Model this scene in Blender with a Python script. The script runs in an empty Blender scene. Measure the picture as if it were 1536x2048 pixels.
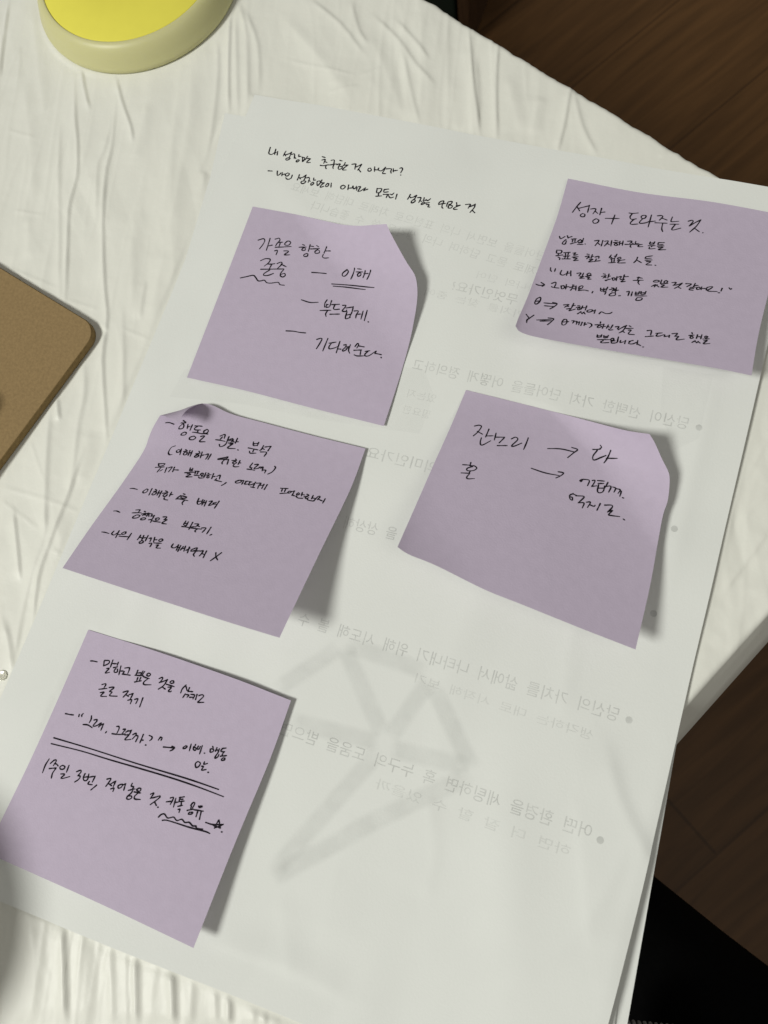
import bpy, bmesh, math, random
import numpy as np
from mathutils import Matrix, Vector

random.seed(4)
rng = np.random.default_rng(11)
SC = bpy.context.scene
COL = SC.collection
MM = .001

# ------------------------------------------------------------------ camera, light, exposure
# x, y run along the top and up the left edge of the printed sheet; z = 0 is the top of the table
CAM = {'loc': (0.155422, -0.196048, 0.252456), 'rot': [[0.940332, -0.27576, 0.199327], [0.312948, 0.930871, -0.188527], [-0.13356, 0.239657, 0.961627]], 'lens': 18.3751}
cd = bpy.data.cameras.new('camera')
cam = bpy.data.objects.new('camera', cd)
COL.objects.link(cam)
cam.matrix_world = Matrix.Translation(CAM['loc']) @ Matrix(CAM['rot']).to_4x4()
cd.sensor_fit = 'VERTICAL'
cd.sensor_height = 24
cd.sensor_width = 18
cd.lens = CAM['lens']
cd.clip_start, cd.clip_end = .01, 30
cd.dof.use_dof = True
cd.dof.focus_distance = .27
cd.dof.aperture_fstop = 15
SC.camera = cam
SC.cycles.transparent_max_bounces = 48

world = bpy.data.worlds.new('World')
SC.world = world
world.use_nodes = True
wb = world.node_tree.nodes['Background']
wb.inputs['Color'].default_value = (1, .97, .90, 1)
wb.inputs['Strength'].default_value = .145

TARGET = Vector((.09, -.15, 0))
LAMP_DIR = Vector((-.60, -.55, 1)).normalized()
ld = bpy.data.lights.new('ceiling_lamp', 'AREA')
ld.shape = 'DISK'
ld.size = .66
ld.energy = 51.5
ld.color = (1, .995, .94)
lamp = bpy.data.objects.new('ceiling_lamp', ld)
COL.objects.link(lamp)
lamp.location = TARGET + LAMP_DIR * 2.6
lamp.rotation_euler = LAMP_DIR.to_track_quat('Z', 'Y').to_euler()

fd = bpy.data.lights.new('added_fill_light', 'AREA')  # added fill without a visible source, lifts the floor at the right
fd.shape = 'DISK'
fd.size = .9
fd.energy = 3.8
fd.color = (1, .96, .88)
fill = bpy.data.objects.new('added_fill_light', fd)
COL.objects.link(fill)
fill.location = (1.0, -.45, 1.5)
fill.rotation_euler = (fill.location - Vector((.3, -.1, -.2))).to_track_quat('Z', 'Y').to_euler()

vs = SC.view_settings
SC.display_settings.display_device = 'sRGB'
vs.view_transform = 'Standard'
vs.look = 'None'
vs.exposure = 0
vs.gamma = 1
vs.use_curve_mapping = False


# ------------------------------------------------------------------ helpers
def crom(P, n=6):
    """smooth curve through the points P (Catmull-Rom), n steps per span"""
    P = np.asarray(P, float)
    if len(P) < 3:
        t = np.linspace(0, 1, n + 1)[:, None]
        return P[0] + (P[-1] - P[0]) * t
    Q = np.vstack([2 * P[0] - P[1], P, 2 * P[-1] - P[-2]])
    out = []
    for i in range(1, len(Q) - 2):
        t = np.linspace(0, 1, n, endpoint=False)[:, None]
        a, b, c, d = Q[i - 1], Q[i], Q[i + 1], Q[i + 2]
        out.append(.5 * (2 * b + (c - a) * t + (2 * a - 5 * b + 4 * c - d) * t ** 2 + (3 * b - a - 3 * c + d) * t ** 3))
    out.append(P[-1:])
    return np.vstack(out)


def arc_at(P, t):
    """points at the fractions t of the length of the polyline P"""
    s = np.r_[0, np.cumsum(np.linalg.norm(np.diff(P, axis=0), axis=1))]
    s /= s[-1]
    return np.stack([np.interp(t, s, P[:, k]) for k in range(P.shape[1])], -1)


def note_z(n, u, v):
    """height in mm of a sticky note over its sheet: glued along the top, lifting below, corners curled"""
    z = n['z0'] + v ** n.get('pw', 1.4) * (n['bl'] * (1 - u) + n['br'] * u) + n.get('rt', 0) * u * (1 - v) ** 2
    q = np.clip((u + 1 - v - n.get('q0', 1.25)) / (2 - n.get('q0', 1.25)), 0, 1)
    z = z + n.get('tr', 0) * q ** n.get('qp', 1.6)
    z = z + n.get('tl', 0) * np.exp(-(u / .24) ** 2 - (v / .17) ** 2)
    q = np.clip((1 - u + v - 1.6) / .4, 0, 1)
    z = z + n.get('blc', 0) * q ** 2
    z = z + n.get('wave', 0) * np.sin(u * 5.1 + .7) * np.sin(v * 3.9 + .3) * np.clip(v * 3, 0, 1)
    return z


def note_surface(n, u, v):
    """(u right, v down) in 0..1 -> points in mm; a Coons patch inside the four edges"""
    u, v = np.broadcast_arrays(np.asarray(u, float), np.asarray(v, float))
    if '_c' not in n:
        n['_c'] = {k: crom(n[k], 8) for k in ('top', 'right', 'bottom', 'left')}
    c = n['_c']
    T, B = arc_at(c['top'], u), arc_at(c['bottom'], u)
    L, R = arc_at(c['left'], v), arc_at(c['right'], v)
    P00, P10, P01, P11 = (np.asarray(p, float) for p in (n['top'][0], n['top'][-1], n['bottom'][0], n['bottom'][-1]))
    U, V = u[..., None], v[..., None]
    xy = (1 - V) * T + V * B + (1 - U) * L + U * R - ((1 - U) * (1 - V) * P00 + U * (1 - V) * P10 + (1 - U) * V * P01 + U * V * P11)
    return np.concatenate([xy, note_z(n, u, v)[..., None]], -1)



def tag(o, label=None, cat=None, group=None, kind=None):
    for k, v in (('label', label), ('category', cat), ('group', group), ('kind', kind)):
        if v:
            o[k] = v
    return o


def empty(name, loc=(0, 0, 0)):
    o = bpy.data.objects.new(name, None)
    o.empty_display_size = .02
    o.location = loc
    COL.objects.link(o)
    return o


def mesh_obj(name, V, F, mat, parent=None, smooth=True, mm=True):
    me = bpy.data.meshes.new(name)
    V = np.asarray(V, float) * (MM if mm else 1)
    F = np.asarray(F)
    if F.ndim == 2:
        k = F.shape[1]
        me.vertices.add(len(V))
        me.vertices.foreach_set('co', V.astype(np.float32).ravel())
        me.loops.add(F.size)
        me.loops.foreach_set('vertex_index', F.astype(np.int32).ravel())
        me.polygons.add(len(F))
        me.polygons.foreach_set('loop_start', np.arange(0, F.size, k, dtype=np.int32))
        me.polygons.foreach_set('loop_total', np.full(len(F), k, dtype=np.int32))
    else:
        me.from_pydata([tuple(v) for v in V], [], [list(f) for f in F])
    me.update(calc_edges=True)
    me.validate()
    if smooth:
        me.polygons.foreach_set('use_smooth', np.ones(len(me.polygons), bool))
    me.materials.append(mat)
    o = bpy.data.objects.new(name, me)
    COL.objects.link(o)
    if parent:
        o.parent = parent
        o.matrix_parent_inverse = parent.matrix_world.inverted() if parent.matrix_world != Matrix() else Matrix()
        o.matrix_parent_inverse = Matrix.Translation(-parent.location)
    return o


def grid_faces(nr, nc):
    i = np.arange(nr * nc).reshape(nr, nc)
    return np.stack([i[:-1, :-1], i[1:, :-1], i[1:, 1:], i[:-1, 1:]], -1).reshape(-1, 4)


def bm_obj(name, bm, mat, parent=None, smooth=False):
    me = bpy.data.meshes.new(name)
    bm.normal_update()
    bm.to_mesh(me)
    bm.free()
    if smooth:
        me.polygons.foreach_set('use_smooth', np.ones(len(me.polygons), bool))
    me.materials.append(mat)
    o = bpy.data.objects.new(name, me)
    COL.objects.link(o)
    if parent:
        o.parent = parent
        o.matrix_parent_inverse = Matrix.Translation(-parent.location)
    return o


def box_bm(bm, c, s, rot=0, bev=0):
    r = bmesh.ops.create_cube(bm, size=1)
    vs_ = r['verts']
    bmesh.ops.scale(bm, vec=s, verts=vs_)
    if bev:
        es = list({e for v in vs_ for e in v.link_edges})
        q = bmesh.ops.bevel(bm, geom=es, offset=bev, segments=2, affect='EDGES', profile=.5)
        vs_ = list({v for f in q['faces'] for v in f.verts} | {v for v in vs_ if v.is_valid})
    bmesh.ops.rotate(bm, cent=(0, 0, 0), matrix=Matrix.Rotation(rot, 3, 'Z'), verts=vs_)
    bmesh.ops.translate(bm, vec=c, verts=vs_)


def lathe(profile, centre, seg=128):
    """surface of revolution in mm: profile [(r, z)] -> V, F"""
    P = np.asarray(profile, float)
    a = np.linspace(0, 2 * math.pi, seg, endpoint=False)
    V = np.stack([centre[0] + P[:, :1] * np.cos(a), centre[1] + P[:, :1] * np.sin(a), np.repeat(P[:, 1:], seg, 1)], -1).reshape(-1, 3)
    F = []
    for i in range(len(P) - 1):
        for j in range(seg):
            k = (j + 1) % seg
            F.append((i * seg + j, i * seg + k, (i + 1) * seg + k, (i + 1) * seg + j))
    return V, np.array(F)


# ------------------------------------------------------------------ materials
def nodes_mat(name):
    m = bpy.data.materials.new(name)
    m.use_nodes = True
    nt = m.node_tree
    b = nt.nodes['Principled BSDF']
    return m, nt, b


def surface(name, col, rough=.6, spec=.3, var=.04, scale=120., bump=0., bscale=600., stretch=(1, 1, 1), detail=4, rot=0):
    """plain stuff with a little uneven colour and a fine bump"""
    m, nt, b = nodes_mat(name)
    N, L = nt.nodes, nt.links
    tc = N.new('ShaderNodeTexCoord')
    mp = N.new('ShaderNodeMapping')
    mp.inputs['Scale'].default_value = stretch
    mp.inputs['Rotation'].default_value = (0, 0, rot)
    L.new(tc.outputs['Object'], mp.inputs['Vector'])
    n1 = N.new('ShaderNodeTexNoise')
    n1.inputs['Scale'].default_value = scale
    n1.inputs['Detail'].default_value = detail
    L.new(mp.outputs['Vector'], n1.inputs['Vector'])
    r = N.new('ShaderNodeValToRGB')
    r.color_ramp.elements[0].position = .3
    r.color_ramp.elements[1].position = .7
    r.color_ramp.elements[0].color = [c * (1 - var) for c in col] + [1]
    r.color_ramp.elements[1].color = [min(1, c * (1 + var)) for c in col] + [1]
    L.new(n1.outputs['Fac'], r.inputs['Fac'])
    L.new(r.outputs['Color'], b.inputs['Base Color'])
    b.inputs['Roughness'].default_value = rough
    b.inputs['Specular IOR Level'].default_value = spec
    if bump:
        n2 = N.new('ShaderNodeTexNoise')
        n2.inputs['Scale'].default_value = bscale
        n2.inputs['Detail'].default_value = 5
        L.new(mp.outputs['Vector'], n2.inputs['Vector'])
        bp = N.new('ShaderNodeBump')
        bp.inputs['Strength'].default_value = bump
        bp.inputs['Distance'].default_value = .0004
        L.new(n2.outputs['Fac'], bp.inputs['Height'])
        L.new(bp.outputs['Normal'], b.inputs['Normal'])
    return m


def faint_print(name, amount, attr=None):
    """ink on the back of the sheet, seen through the paper"""
    m = bpy.data.materials.new(name)
    m.use_nodes = True
    nt = m.node_tree
    nt.nodes.clear()
    N, L = nt.nodes, nt.links
    out = N.new('ShaderNodeOutputMaterial')
    mix = N.new('ShaderNodeMixShader')
    tr = N.new('ShaderNodeBsdfTransparent')
    df = N.new('ShaderNodeBsdfDiffuse')
    df.inputs['Color'].default_value = (.16, .17, .16, 1)
    tc = N.new('ShaderNodeTexCoord')
    nz = N.new('ShaderNodeTexNoise')
    nz.inputs['Scale'].default_value = 160
    nz.inputs['Detail'].default_value = 3
    mr = N.new('ShaderNodeMapRange')
    mr.inputs['From Min'].default_value = .3
    mr.inputs['From Max'].default_value = .7
    mr.inputs['To Min'].default_value = amount * .6
    mr.inputs['To Max'].default_value = amount * 1.3
    L.new(tc.outputs['Object'], nz.inputs['Vector'])
    L.new(nz.outputs['Fac'], mr.inputs['Value'])
    fac = mr.outputs['Result']
    if attr:
        an = N.new('ShaderNodeAttribute')
        an.attribute_name = attr
        mu = N.new('ShaderNodeMath')
        mu.operation = 'MULTIPLY'
        L.new(fac, mu.inputs[0])
        L.new(an.outputs['Fac'], mu.inputs[1])
        fac = mu.outputs[0]
    L.new(fac, mix.inputs['Fac'])
    L.new(tr.outputs[0], mix.inputs[1])
    L.new(df.outputs[0], mix.inputs[2])
    L.new(mix.outputs[0], out.inputs['Surface'])
    return m


M_CLOTH = surface('white_plastic_film', (.79, .795, .725), .43, .30, .015, 40, .10, 900)
M_PAPER = surface('white_paper', (.77, .79, .755), .85, .15, .020, 26, .12, 1500)
M_NOTE = surface('purple_note_paper', (.518, .45, .562), .8, .15, .022, 350, .15, 1600)
M_INK = surface('black_pen_ink', (.017, .014, .019), .9, .04, .75, 420)
M_PRINT = faint_print('show_through_print', .155)
M_PRINT_PALE = faint_print('pale_show_through_print', .085)
M_STAR = faint_print('show_through_drawing', .06, 'ink')
M_YELLOW = surface('yellow_card', (.80, .735, .10), .6, .25, .012, 200, .05)
M_BOARD = surface('fibreboard', (.278, .194, .094), .85, .1, .10, 900, .25, 1500, detail=8)
M_BOARD_EDGE = surface('fibreboard_edge', (.26, .18, .08), .9, .1, .12, 700, .3, 1200)
M_TROUSERS = surface('black_fabric', (.0025, .0025, .0026), .95, .05, .2, 400, .1)
M_KNIT = surface('grey_knit', (.32, .32, .33), .9, .1, .25, 500, .3)
M_GREEN = surface('dark_green_paint', (.012, .020, .014), .5, .3, .1, 20)
M_POST = surface('brown_wood', (.07, .036, .017), .55, .3, .25, 30, .1, 200, (8, 8, 1))
M_TABLE = surface('table_wood', (.25, .18, .11), .5, .3, .1, 30)
M_CUP = surface('white_ceramic', (.75, .74, .70), .3, .4, .02, 30)

m, nt, b = nodes_mat('frosted_plastic')
b.inputs['Base Color'].default_value = (.60, .58, .30, 1)
b.inputs['Roughness'].default_value = .42
b.inputs['Specular IOR Level'].default_value = .4
b.inputs['Subsurface Weight'].default_value = .2
b.inputs['Subsurface Radius'].default_value = (.006, .006, .003)
b.inputs['Subsurface Scale'].default_value = 1
M_FROST = m

m, nt, b = nodes_mat('clear_plastic')
b.inputs['Base Color'].default_value = (.80, .79, .68, 1)
b.inputs['Roughness'].default_value = .15
b.inputs['Transmission Weight'].default_value = .5
M_CLEAR = m

# dark laminate floor: long planks with grain and thin seams
m, nt, b = nodes_mat('dark_wood_planks')
N, L = nt.nodes, nt.links
tc = N.new('ShaderNodeTexCoord')
mp = N.new('ShaderNodeMapping')
mp.inputs['Rotation'].default_value = (0, 0, math.radians(-58))
L.new(tc.outputs['Object'], mp.inputs['Vector'])
br = N.new('ShaderNodeTexBrick')
br.inputs['Scale'].default_value = 1
br.inputs['Brick Width'].default_value = .95
br.inputs['Row Height'].default_value = .17
br.inputs['Mortar Size'].default_value = .0022
br.inputs['Mortar Smooth'].default_value = .4
br.inputs['Color1'].default_value = (.122, .060, .021, 1)
br.inputs['Color2'].default_value = (.108, .053, .019, 1)
br.inputs['Mortar'].default_value = (.074, .036, .013, 1)
L.new(mp.outputs['Vector'], br.inputs['Vector'])
m2 = N.new('ShaderNodeMapping')
m2.inputs['Scale'].default_value = (2.2, 26, 1)
L.new(mp.outputs['Vector'], m2.inputs['Vector'])
gn = N.new('ShaderNodeTexNoise')
gn.inputs['Scale'].default_value = 3
gn.inputs['Detail'].default_value = 6
gn.inputs['Distortion'].default_value = .6
L.new(m2.outputs['Vector'], gn.inputs['Vector'])
gr = N.new('ShaderNodeMapRange')
gr.inputs['From Min'].default_value = .3
gr.inputs['From Max'].default_value = .7
gr.inputs['To Min'].default_value = .75
gr.inputs['To Max'].default_value = 1.2
L.new(gn.outputs['Fac'], gr.inputs['Value'])
mx = N.new('ShaderNodeVectorMath')
mx.operation = 'MULTIPLY'
L.new(br.outputs['Color'], mx.inputs[0])
L.new(gr.outputs['Result'], mx.inputs[1])
L.new(mx.outputs['Vector'], b.inputs['Base Color'])
b.inputs['Roughness'].default_value = .5
b.inputs['Specular IOR Level'].default_value = .25
M_FLOOR = m

# ------------------------------------------------------------------ floor
FZ = -720
mesh_obj('floor', [(-3000, -3000, FZ), (3000, -3000, FZ), (3000, 3000, FZ), (-3000, 3000, FZ)], [(0, 1, 2, 3)], M_FLOOR, smooth=False)['kind'] = 'structure'

# ------------------------------------------------------------------ table under its cloth
E1 = np.array((-.917, .398))            # along the far edge, away from the near corner
E2 = np.array((-.435, -.900))           # along the right-hand edge
EDGE_A = np.array((184.7, .6))          # a point on the far edge
EDGE_B = np.array((220.0, -158.3))      # a point on the right-hand edge
k = np.linalg.solve(np.stack([E1, -E2], 1), EDGE_B - EDGE_A)
CORNER = EDGE_A + E1 * k[0]
RA, RB = 2.5, 2.5                       # rounding of the right-hand and the far edge


def value_noise(x, y, sx, sy, seed, flat=False):
    """smooth random field; sx, sy = size of its bumps"""
    r = np.random.default_rng(seed)
    G = r.standard_normal((256, 256))
    x, y = x / sx + 1000, y / sy + 1000
    ix, iy = np.floor(x).astype(int), np.floor(y).astype(int)
    fx, fy = x - ix, y - iy
    if not flat:
        fx, fy = fx * fx * (3 - 2 * fx), fy * fy * (3 - 2 * fy)
    g = lambda a, c: G[(ix + a) % 256, (iy + c) % 256]
    return (g(0, 0) * (1 - fx) + g(1, 0) * fx) * (1 - fy) + (g(0, 1) * (1 - fx) + g(1, 1) * fx) * fy


# creases of the cloth: course in mm, height, width to the left, width to the right
FOLDS = [
    ([(-126.99, 24.23), (-118.98, 1.62), (-113.12, -14.25)], 0.55, 2.6, 0.5),
    ([(-117.1, 26.01), (-101.82, 0.27), (-89.15, -21.21), (-86.15, -24.56)], 0.35, 6, 3.5),
    ([(-79.08, -1.9), (-73.66, -10.84), (-66.74, -20.52)], 0.55, 2.6, 0.5),
    ([(-62.13, -3.04), (-54.34, -14.04), (-45.67, -24.57), (-42.13, -30.73)], 0.55, 2.6, 0.5),
    ([(-100.81, -15.07), (-85.27, -41.98), (-73.54, -65.02)], 0.35, 6, 3.5),
    ([(-80.63, -5.98), (-72.02, -24.07), (-64.79, -37.54), (-59.66, -48.99), (-58.2, -56.86), (-56.3, -65.68), (-51.12, -78.13), (-44.89, -92.89), (-40.01, -105.64)], 0.55, 2.6, 0.5),
    ([(-76.94, -29.99), (-67.42, -51.9), (-54.61, -78.96), (-43.97, -102.3)], 0.35, 3.4, 1.0),
    ([(-55.56, -23.05), (-52.79, -36.84), (-52.68, -43.91), (-46.57, -58.83), (-43.52, -67.27)], 0.35, 3.4, 1.0),
    ([(-57.3, -13.67), (-50.37, -33.94), (-47.98, -45.22), (-43.48, -58.12), (-36.68, -74.68), (-27.34, -94.0), (-21.21, -105.56), (-16.13, -122.08), (-5.11, -143.9), (1.8, -158.3)], 0.55, 2.6, 0.5),
    ([(-34.38, 15.12), (-24.55, -11.5), (-19.4, -31.9), (-14.7, -51.52), (-11.49, -62.01)], 0.35, 6, 3.5),
    ([(-44.04, -12.16), (-40.5, -27.05), (-38.73, -40.82)], 0.35, 6, 3.5),
    ([(-25.59, 22.29), (-16.87, -1.03), (-4.57, -49.19)], 0.35, 3.4, 1.0),
    ([(-25.18, 36.97), (-16.45, 12.19), (-7.93, -9.71)], 0.55, 2.6, 0.5),
    ([(-22.56, 40.25), (-14.02, 26.24), (0.14, -9.68)], 0.35, 3.4, 1.0),
    ([(-19.8, 38.97), (-7.86, 22.95), (0.32, 2.47)], 0.35, 3.4, 1.0),
    ([(-22.53, 35.43), (-13.16, 12.35), (-4.15, -9.87)], 0.35, 3.4, 1.0),
    ([(-23.07, -124.34), (-18.23, -135.2), (-15.59, -146.82), (-9.73, -164.54), (-8.6, -171.2)], 0.35, 3.4, 1.0),
    ([(-27.36, -140.14), (-22.79, -147.81)], 0.55, 2.6, 0.5),
    ([(-28.77, -143.18), (-23.12, -158.72), (-15.19, -177.75), (-10.77, -187.32)], 0.35, 3.4, 1.0),
    ([(-9.71, -148.18), (-8.54, -156.95), (-5.12, -170.18)], 0.35, 6, 3.5),
    ([(-17.15, -100.47), (-2.39, -133.32), (1.48, -140.87)], 0.35, 3.4, 1.0),
    ([(-2.65, -112.51), (-1.02, -137.97), (-1.03, -147.53)], 0.35, 6, 3.5),
    ([(-15.19, -177.75), (-10.63, -188.98), (-9.91, -200.74), (-6.76, -218.8), (-0.59, -237.77)], 0.35, 3.4, 1.0),
    ([(-9.27, -155.78), (-8.02, -170.64), (-7.56, -183.52), (-7.28, -192.67), (-6.16, -204.39), (0.05, -223.8), (0.84, -232.75)], 0.55, 2.6, 0.5),
    ([(-26.19, -183.5), (-18.54, -196.08), (-12.62, -206.39)], 0.55, 2.6, 0.5),
    ([(-32.51, -181.88), (-13.3, -187.7)], 0.14, 1.2, 0.5),
    ([(-34.65, -177.43), (-15.58, -176.91), (1.05, -177.54)], 0.14, 1.2, 0.5),
    ([(-5.61, -192.72), (1.29, -193.97)], 0.14, 1.2, 0.5),
    ([(-12.65, -221.03), (-5.53, -229.51), (-0.76, -237.83)], 0.35, 3.4, 1.0),
    ([(-40.91, -102.18), (-26.12, -102.75)], 0.14, 1.2, 0.5),
    ([(-14.11, -107.54), (-1.56, -109.1)], 0.14, 1.2, 0.5),
    ([(-74.29, -94.99), (-45.87, -98.63)], 0.14, 1.2, 0.5),
    ([(-30.98, -157.95), (-19.22, -170.4)], 0.14, 1.2, 0.5),
    ([(6.29, 48.25), (22.68, 38.83), (37.12, 26.54)], 0.35, 3.4, 1.0),
    ([(22.71, 51.21), (30.72, 37.89), (36.82, 31.77)], 0.35, 3.4, 1.0),
    ([(32.71, 38.26), (44.55, 25.61), (54.92, 11.72), (63.31, -0.3)], 0.35, 6, 3.5),
    ([(34.18, 45.87), (47.88, 36.29), (58.31, 26.42), (68.36, 19.08)], 0.35, 3.4, 1.0),
    ([(43.9, 45.22), (55.07, 36.47), (63.12, 29.25)], 0.35, 3.4, 1.0),
    ([(49.67, 34.0), (59.94, 15.06), (68.46, -0.11)], 0.35, 3.4, 1.0),
    ([(5.69, 19.7), (21.45, 17.96), (36.63, 16.92)], 0.14, 1.2, 0.5),
    ([(38.98, 17.39), (45.59, 22.49)], 0.14, 1.2, 0.5),
    ([(28.01, 11.41), (29.76, 13.66)], 0.14, 1.2, 0.5),
    ([(28.35, 7.46), (40.09, 12.9)], 0.14, 1.2, 0.5),
    ([(72.89, 49.4), (80.91, 27.62), (92.17, 0.69)], 0.55, 2.6, 0.5),
    ([(86.51, 43.42), (91.4, 24.19), (98.63, 0.97)], 0.55, 2.6, 0.5),
    ([(72.46, 42.88), (83.14, 17.03), (88.95, 1.11)], 0.35, 6, 3.5),
    ([(73.98, 24.85), (79.88, 7.72), (83.44, 1.27)], 0.35, 6, 3.5),
    ([(80.44, 33.11), (85.97, 18.06), (90.21, 2.72)], 0.35, 3.4, 1.0),
    ([(118.54, 28.76), (120.67, 14.05), (121.48, 0.24)], 0.55, 2.6, 0.5),
    ([(120.02, 26.81), (127.44, 12.4), (135.58, 1.81)], 0.35, 3.4, 1.0),
    ([(159.32, 8.71), (157.24, 6.35)], 0.14, 1.2, 0.5),
    ([(176.58, 5.78), (179.34, 1.22)], 0.35, 3.4, 1.0),
    ([(47.98, -301.17), (53.67, -312.5), (60.06, -325.79)], 0.9, 4, 1.0),
    ([(36.61, -302.32), (45.35, -317.12), (49.8, -329.74)], 0.35, 6, 3.5),
    ([(56.1, -301.17), (61.49, -312.49), (65.29, -323.78)], 0.35, 6, 3.5),
    ([(64.87, -300.9), (74.05, -320.41)], 0.35, 3.4, 1.0),
    ([(69.96, -300.48), (78.17, -318.82)], 0.35, 3.4, 1.0),
    ([(73.52, -300.62), (81.11, -317.69)], 0.8, 3, 1.0),
    ([(78.81, -300.84), (85.79, -315.88)], 0.35, 6, 3.5),
    ([(85.97, -300.33), (91.9, -313.53)], 1.0, 4, 1.2),
    ([(92.91, -299.88), (96.81, -311.64)], 0.35, 3.4, 1.0),
    ([(100.45, -299.89), (103.99, -308.87)], 0.35, 3.4, 1.0),
    ([(104.83, -299.65), (107.84, -307.39)], 0.9, 3, 1.0),
    ([(113.36, -299.24), (114.65, -304.77)], 0.35, 3.4, 1.0),
    ([(116.95, -298.85), (118.18, -303.41)], 0.55, 2.6, 0.5),
    ([(120.56, -298.59), (121.27, -302.22)], 0.35, 3.4, 1.0),
    ([(126.01, -298.59), (126.31, -300.28)], 0.35, 3.4, 1.0),
    ([(220.78, -117.39), (217.44, -127.02), (211.51, -142.26)], 0.35, 3.4, 1.0),
    ([(224.13, -133.15), (217.42, -147.32), (212.33, -157.69)], 0.35, 6, 3.5),
    ([(214.68, -88.72), (210.83, -103.71)], 0.14, 1.2, 0.5),
    ([(218.32, -105.81), (212.38, -117.72)], 0.14, 1.2, 0.5),
    ([(-10.29, -72.79), (-8.1, -85.32), (-4.73, -101.54)], 0.35, 6, 3.5),
    ([(-29.04, -59.36), (-22.01, -80.02), (-10.87, -103.12)], 0.35, 6, 3.5),
    ([(-72.5, -71.75), (-62.81, -89.95)], 0.35, 6, 3.5),
    ([(-32.03, -3.62), (-25.38, -30.87), (-16.99, -56.57)], 0.35, 6, 3.5),
    ([(-13.16, -86.57), (-8.95, -102.62)], 0.35, 3.4, 1.0),
    ([(-98.5, -37.02), (-84.84, -37.76)], 0.14, 1.2, 0.5),
    ([(-79.84, -71.14), (-66.19, -70.28)], 0.14, 1.2, 0.5),
    ([(-3.6, 38.92), (20.25, 21.33), (38.3, 5.98)], 0.35, 6, 3.5),
    ([(93.57, 28.75), (105.81, 6.48)], 0.35, 6, 3.5),
    ([(108.82, 22.73), (109.98, 5.17)], 0.35, 6, 3.5),
]


def fold_field(X, Y, folds):
    H = np.zeros_like(X)
    for P, A, wl, wr in folds:
        P = crom(P, 3)
        rad = 3.2 * max(wl, wr)
        lo, hi = P.min(0) - rad, P.max(0) + rad
        I = np.where((X > lo[0]) & (X < hi[0]) & (Y > lo[1]) & (Y < hi[1]))
        if not len(I[0]):
            continue
        x, y = X[I], Y[I]
        best = np.full(x.shape, 1e9)
        sd = np.zeros_like(x)
        tt = np.zeros_like(x)
        n = len(P) - 1
        for j in range(n):
            a, d = P[j], P[j + 1] - P[j]
            l2 = d @ d + 1e-9
            t = np.clip(((x - a[0]) * d[0] + (y - a[1]) * d[1]) / l2, 0, 1)
            ex, ey = x - a[0] - t * d[0], y - a[1] - t * d[1]
            q = np.hypot(ex, ey)
            c = d[0] * ey - d[1] * ex
            w = q < best
            best[w] = q[w]
            sd[w] = np.sign(c[w]) * q[w]
            tt[w] = ((j + t) / n)[w]
        h = np.where(sd < 0, np.exp(-np.abs(sd) / wl * 1.6) , np.exp(-(sd / wr) ** 2))
        taper = np.clip(np.minimum(tt, 1 - tt) * 5 + .18, 0, 1)
        H[I] += 1.5 * A * h * taper
    return H


def cloth_height(X, Y):
    H = 1.0 * fold_field(X, Y, FOLDS)
    # finer creasing, drawn out along the folds
    ca, sa = math.cos(math.radians(18)), math.sin(math.radians(18))
    U, W = X * ca + Y * sa, -X * sa + Y * ca
    env = np.clip(.55 + .5 * value_noise(X, Y, 60, 60, 5), .15, 1.5)
    H += env * (.05 * value_noise(U, W, 7, 70, 1) + .02 * value_noise(U, W, 2.6, 38, 2)) + .20 * value_noise(U, W, 26, 120, 3)
    # flat facets meeting in sharp creases
    U2 = U + 5 * value_noise(X, Y, 45, 45, 41)
    W2 = W + 12 * value_noise(X, Y, 40, 40, 42)
    H += .34 * value_noise(U2, W2, 11, 85, 43, True) + .14 * value_noise(U2 + W2 * .12, W2, 5, 45, 44, True) + .16 * value_noise(U2 - W2 * .5, W2 + U2 * .4, 24, 30, 45, True)
    # crisp little creases where the film was folded and crumpled
    cr = lambda a, sx, sy, k: np.maximum(0, 1 - np.abs(value_noise(X * math.cos(a) + Y * math.sin(a), -X * math.sin(a) + Y * math.cos(a), sx, sy, k)) * 2.6)
    H += env * (.24 * cr(.31, 9, 75, 21) ** 1.5 + .14 * cr(.22, 4.5, 40, 22) ** 1.5 + .07 * cr(.9, 16, 34, 23) + .05 * cr(-.5, 13, 40, 24) + .05 * cr(1.5, 30, 22, 25))
    H -= .22
    H += .018 * value_noise(X, Y, 2.2, 2.2, 4) + .03 * value_noise(X, Y, 6, 6, 6)
    return H


def flatten_under(X, Y, H):
    """things that lie on the cloth press it flat"""
    def box(x0, x1, y0, y1, ang=0, o=(0, 0)):
        c, s = math.cos(ang), math.sin(ang)
        u, v = (X - o[0]) * c + (Y - o[1]) * s, -(X - o[0]) * s + (Y - o[1]) * c
        return np.maximum(np.maximum(x0 - u, u - x1), np.maximum(y0 - v, v - y1))
    d = np.minimum(box(-1, 209, -300, -1), box(-8, 30, -36, -12))
    d = np.minimum(d, np.hypot(X + 69.5, Y - 41) - 44.0)
    d = np.minimum(d, box(-150, -.5, -150, -.5, math.radians(-15), (-20.6, -110.8)))
    k = np.clip(d / 2.6, 0, 1)
    k = k * k * (3 - 2 * k)
    return H * k - .10 * (1 - k)


def wrap(t, r):
    """distance inward from the edge (negative = over the edge) -> (inward position, drop)"""
    o = -np.minimum(t - r, 0)
    a = np.minimum(o, r * math.pi / 2)
    return np.where(t > r, t, r - r * np.sin(a / r)), r - r * np.cos(a / r) + np.maximum(o - r * math.pi / 2, 0)


def cloth_axis(r, far):
    return np.concatenate([np.arange(-240, -12, 6.), np.arange(-12, far, .68), np.arange(far, 760, 8.)])


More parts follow.
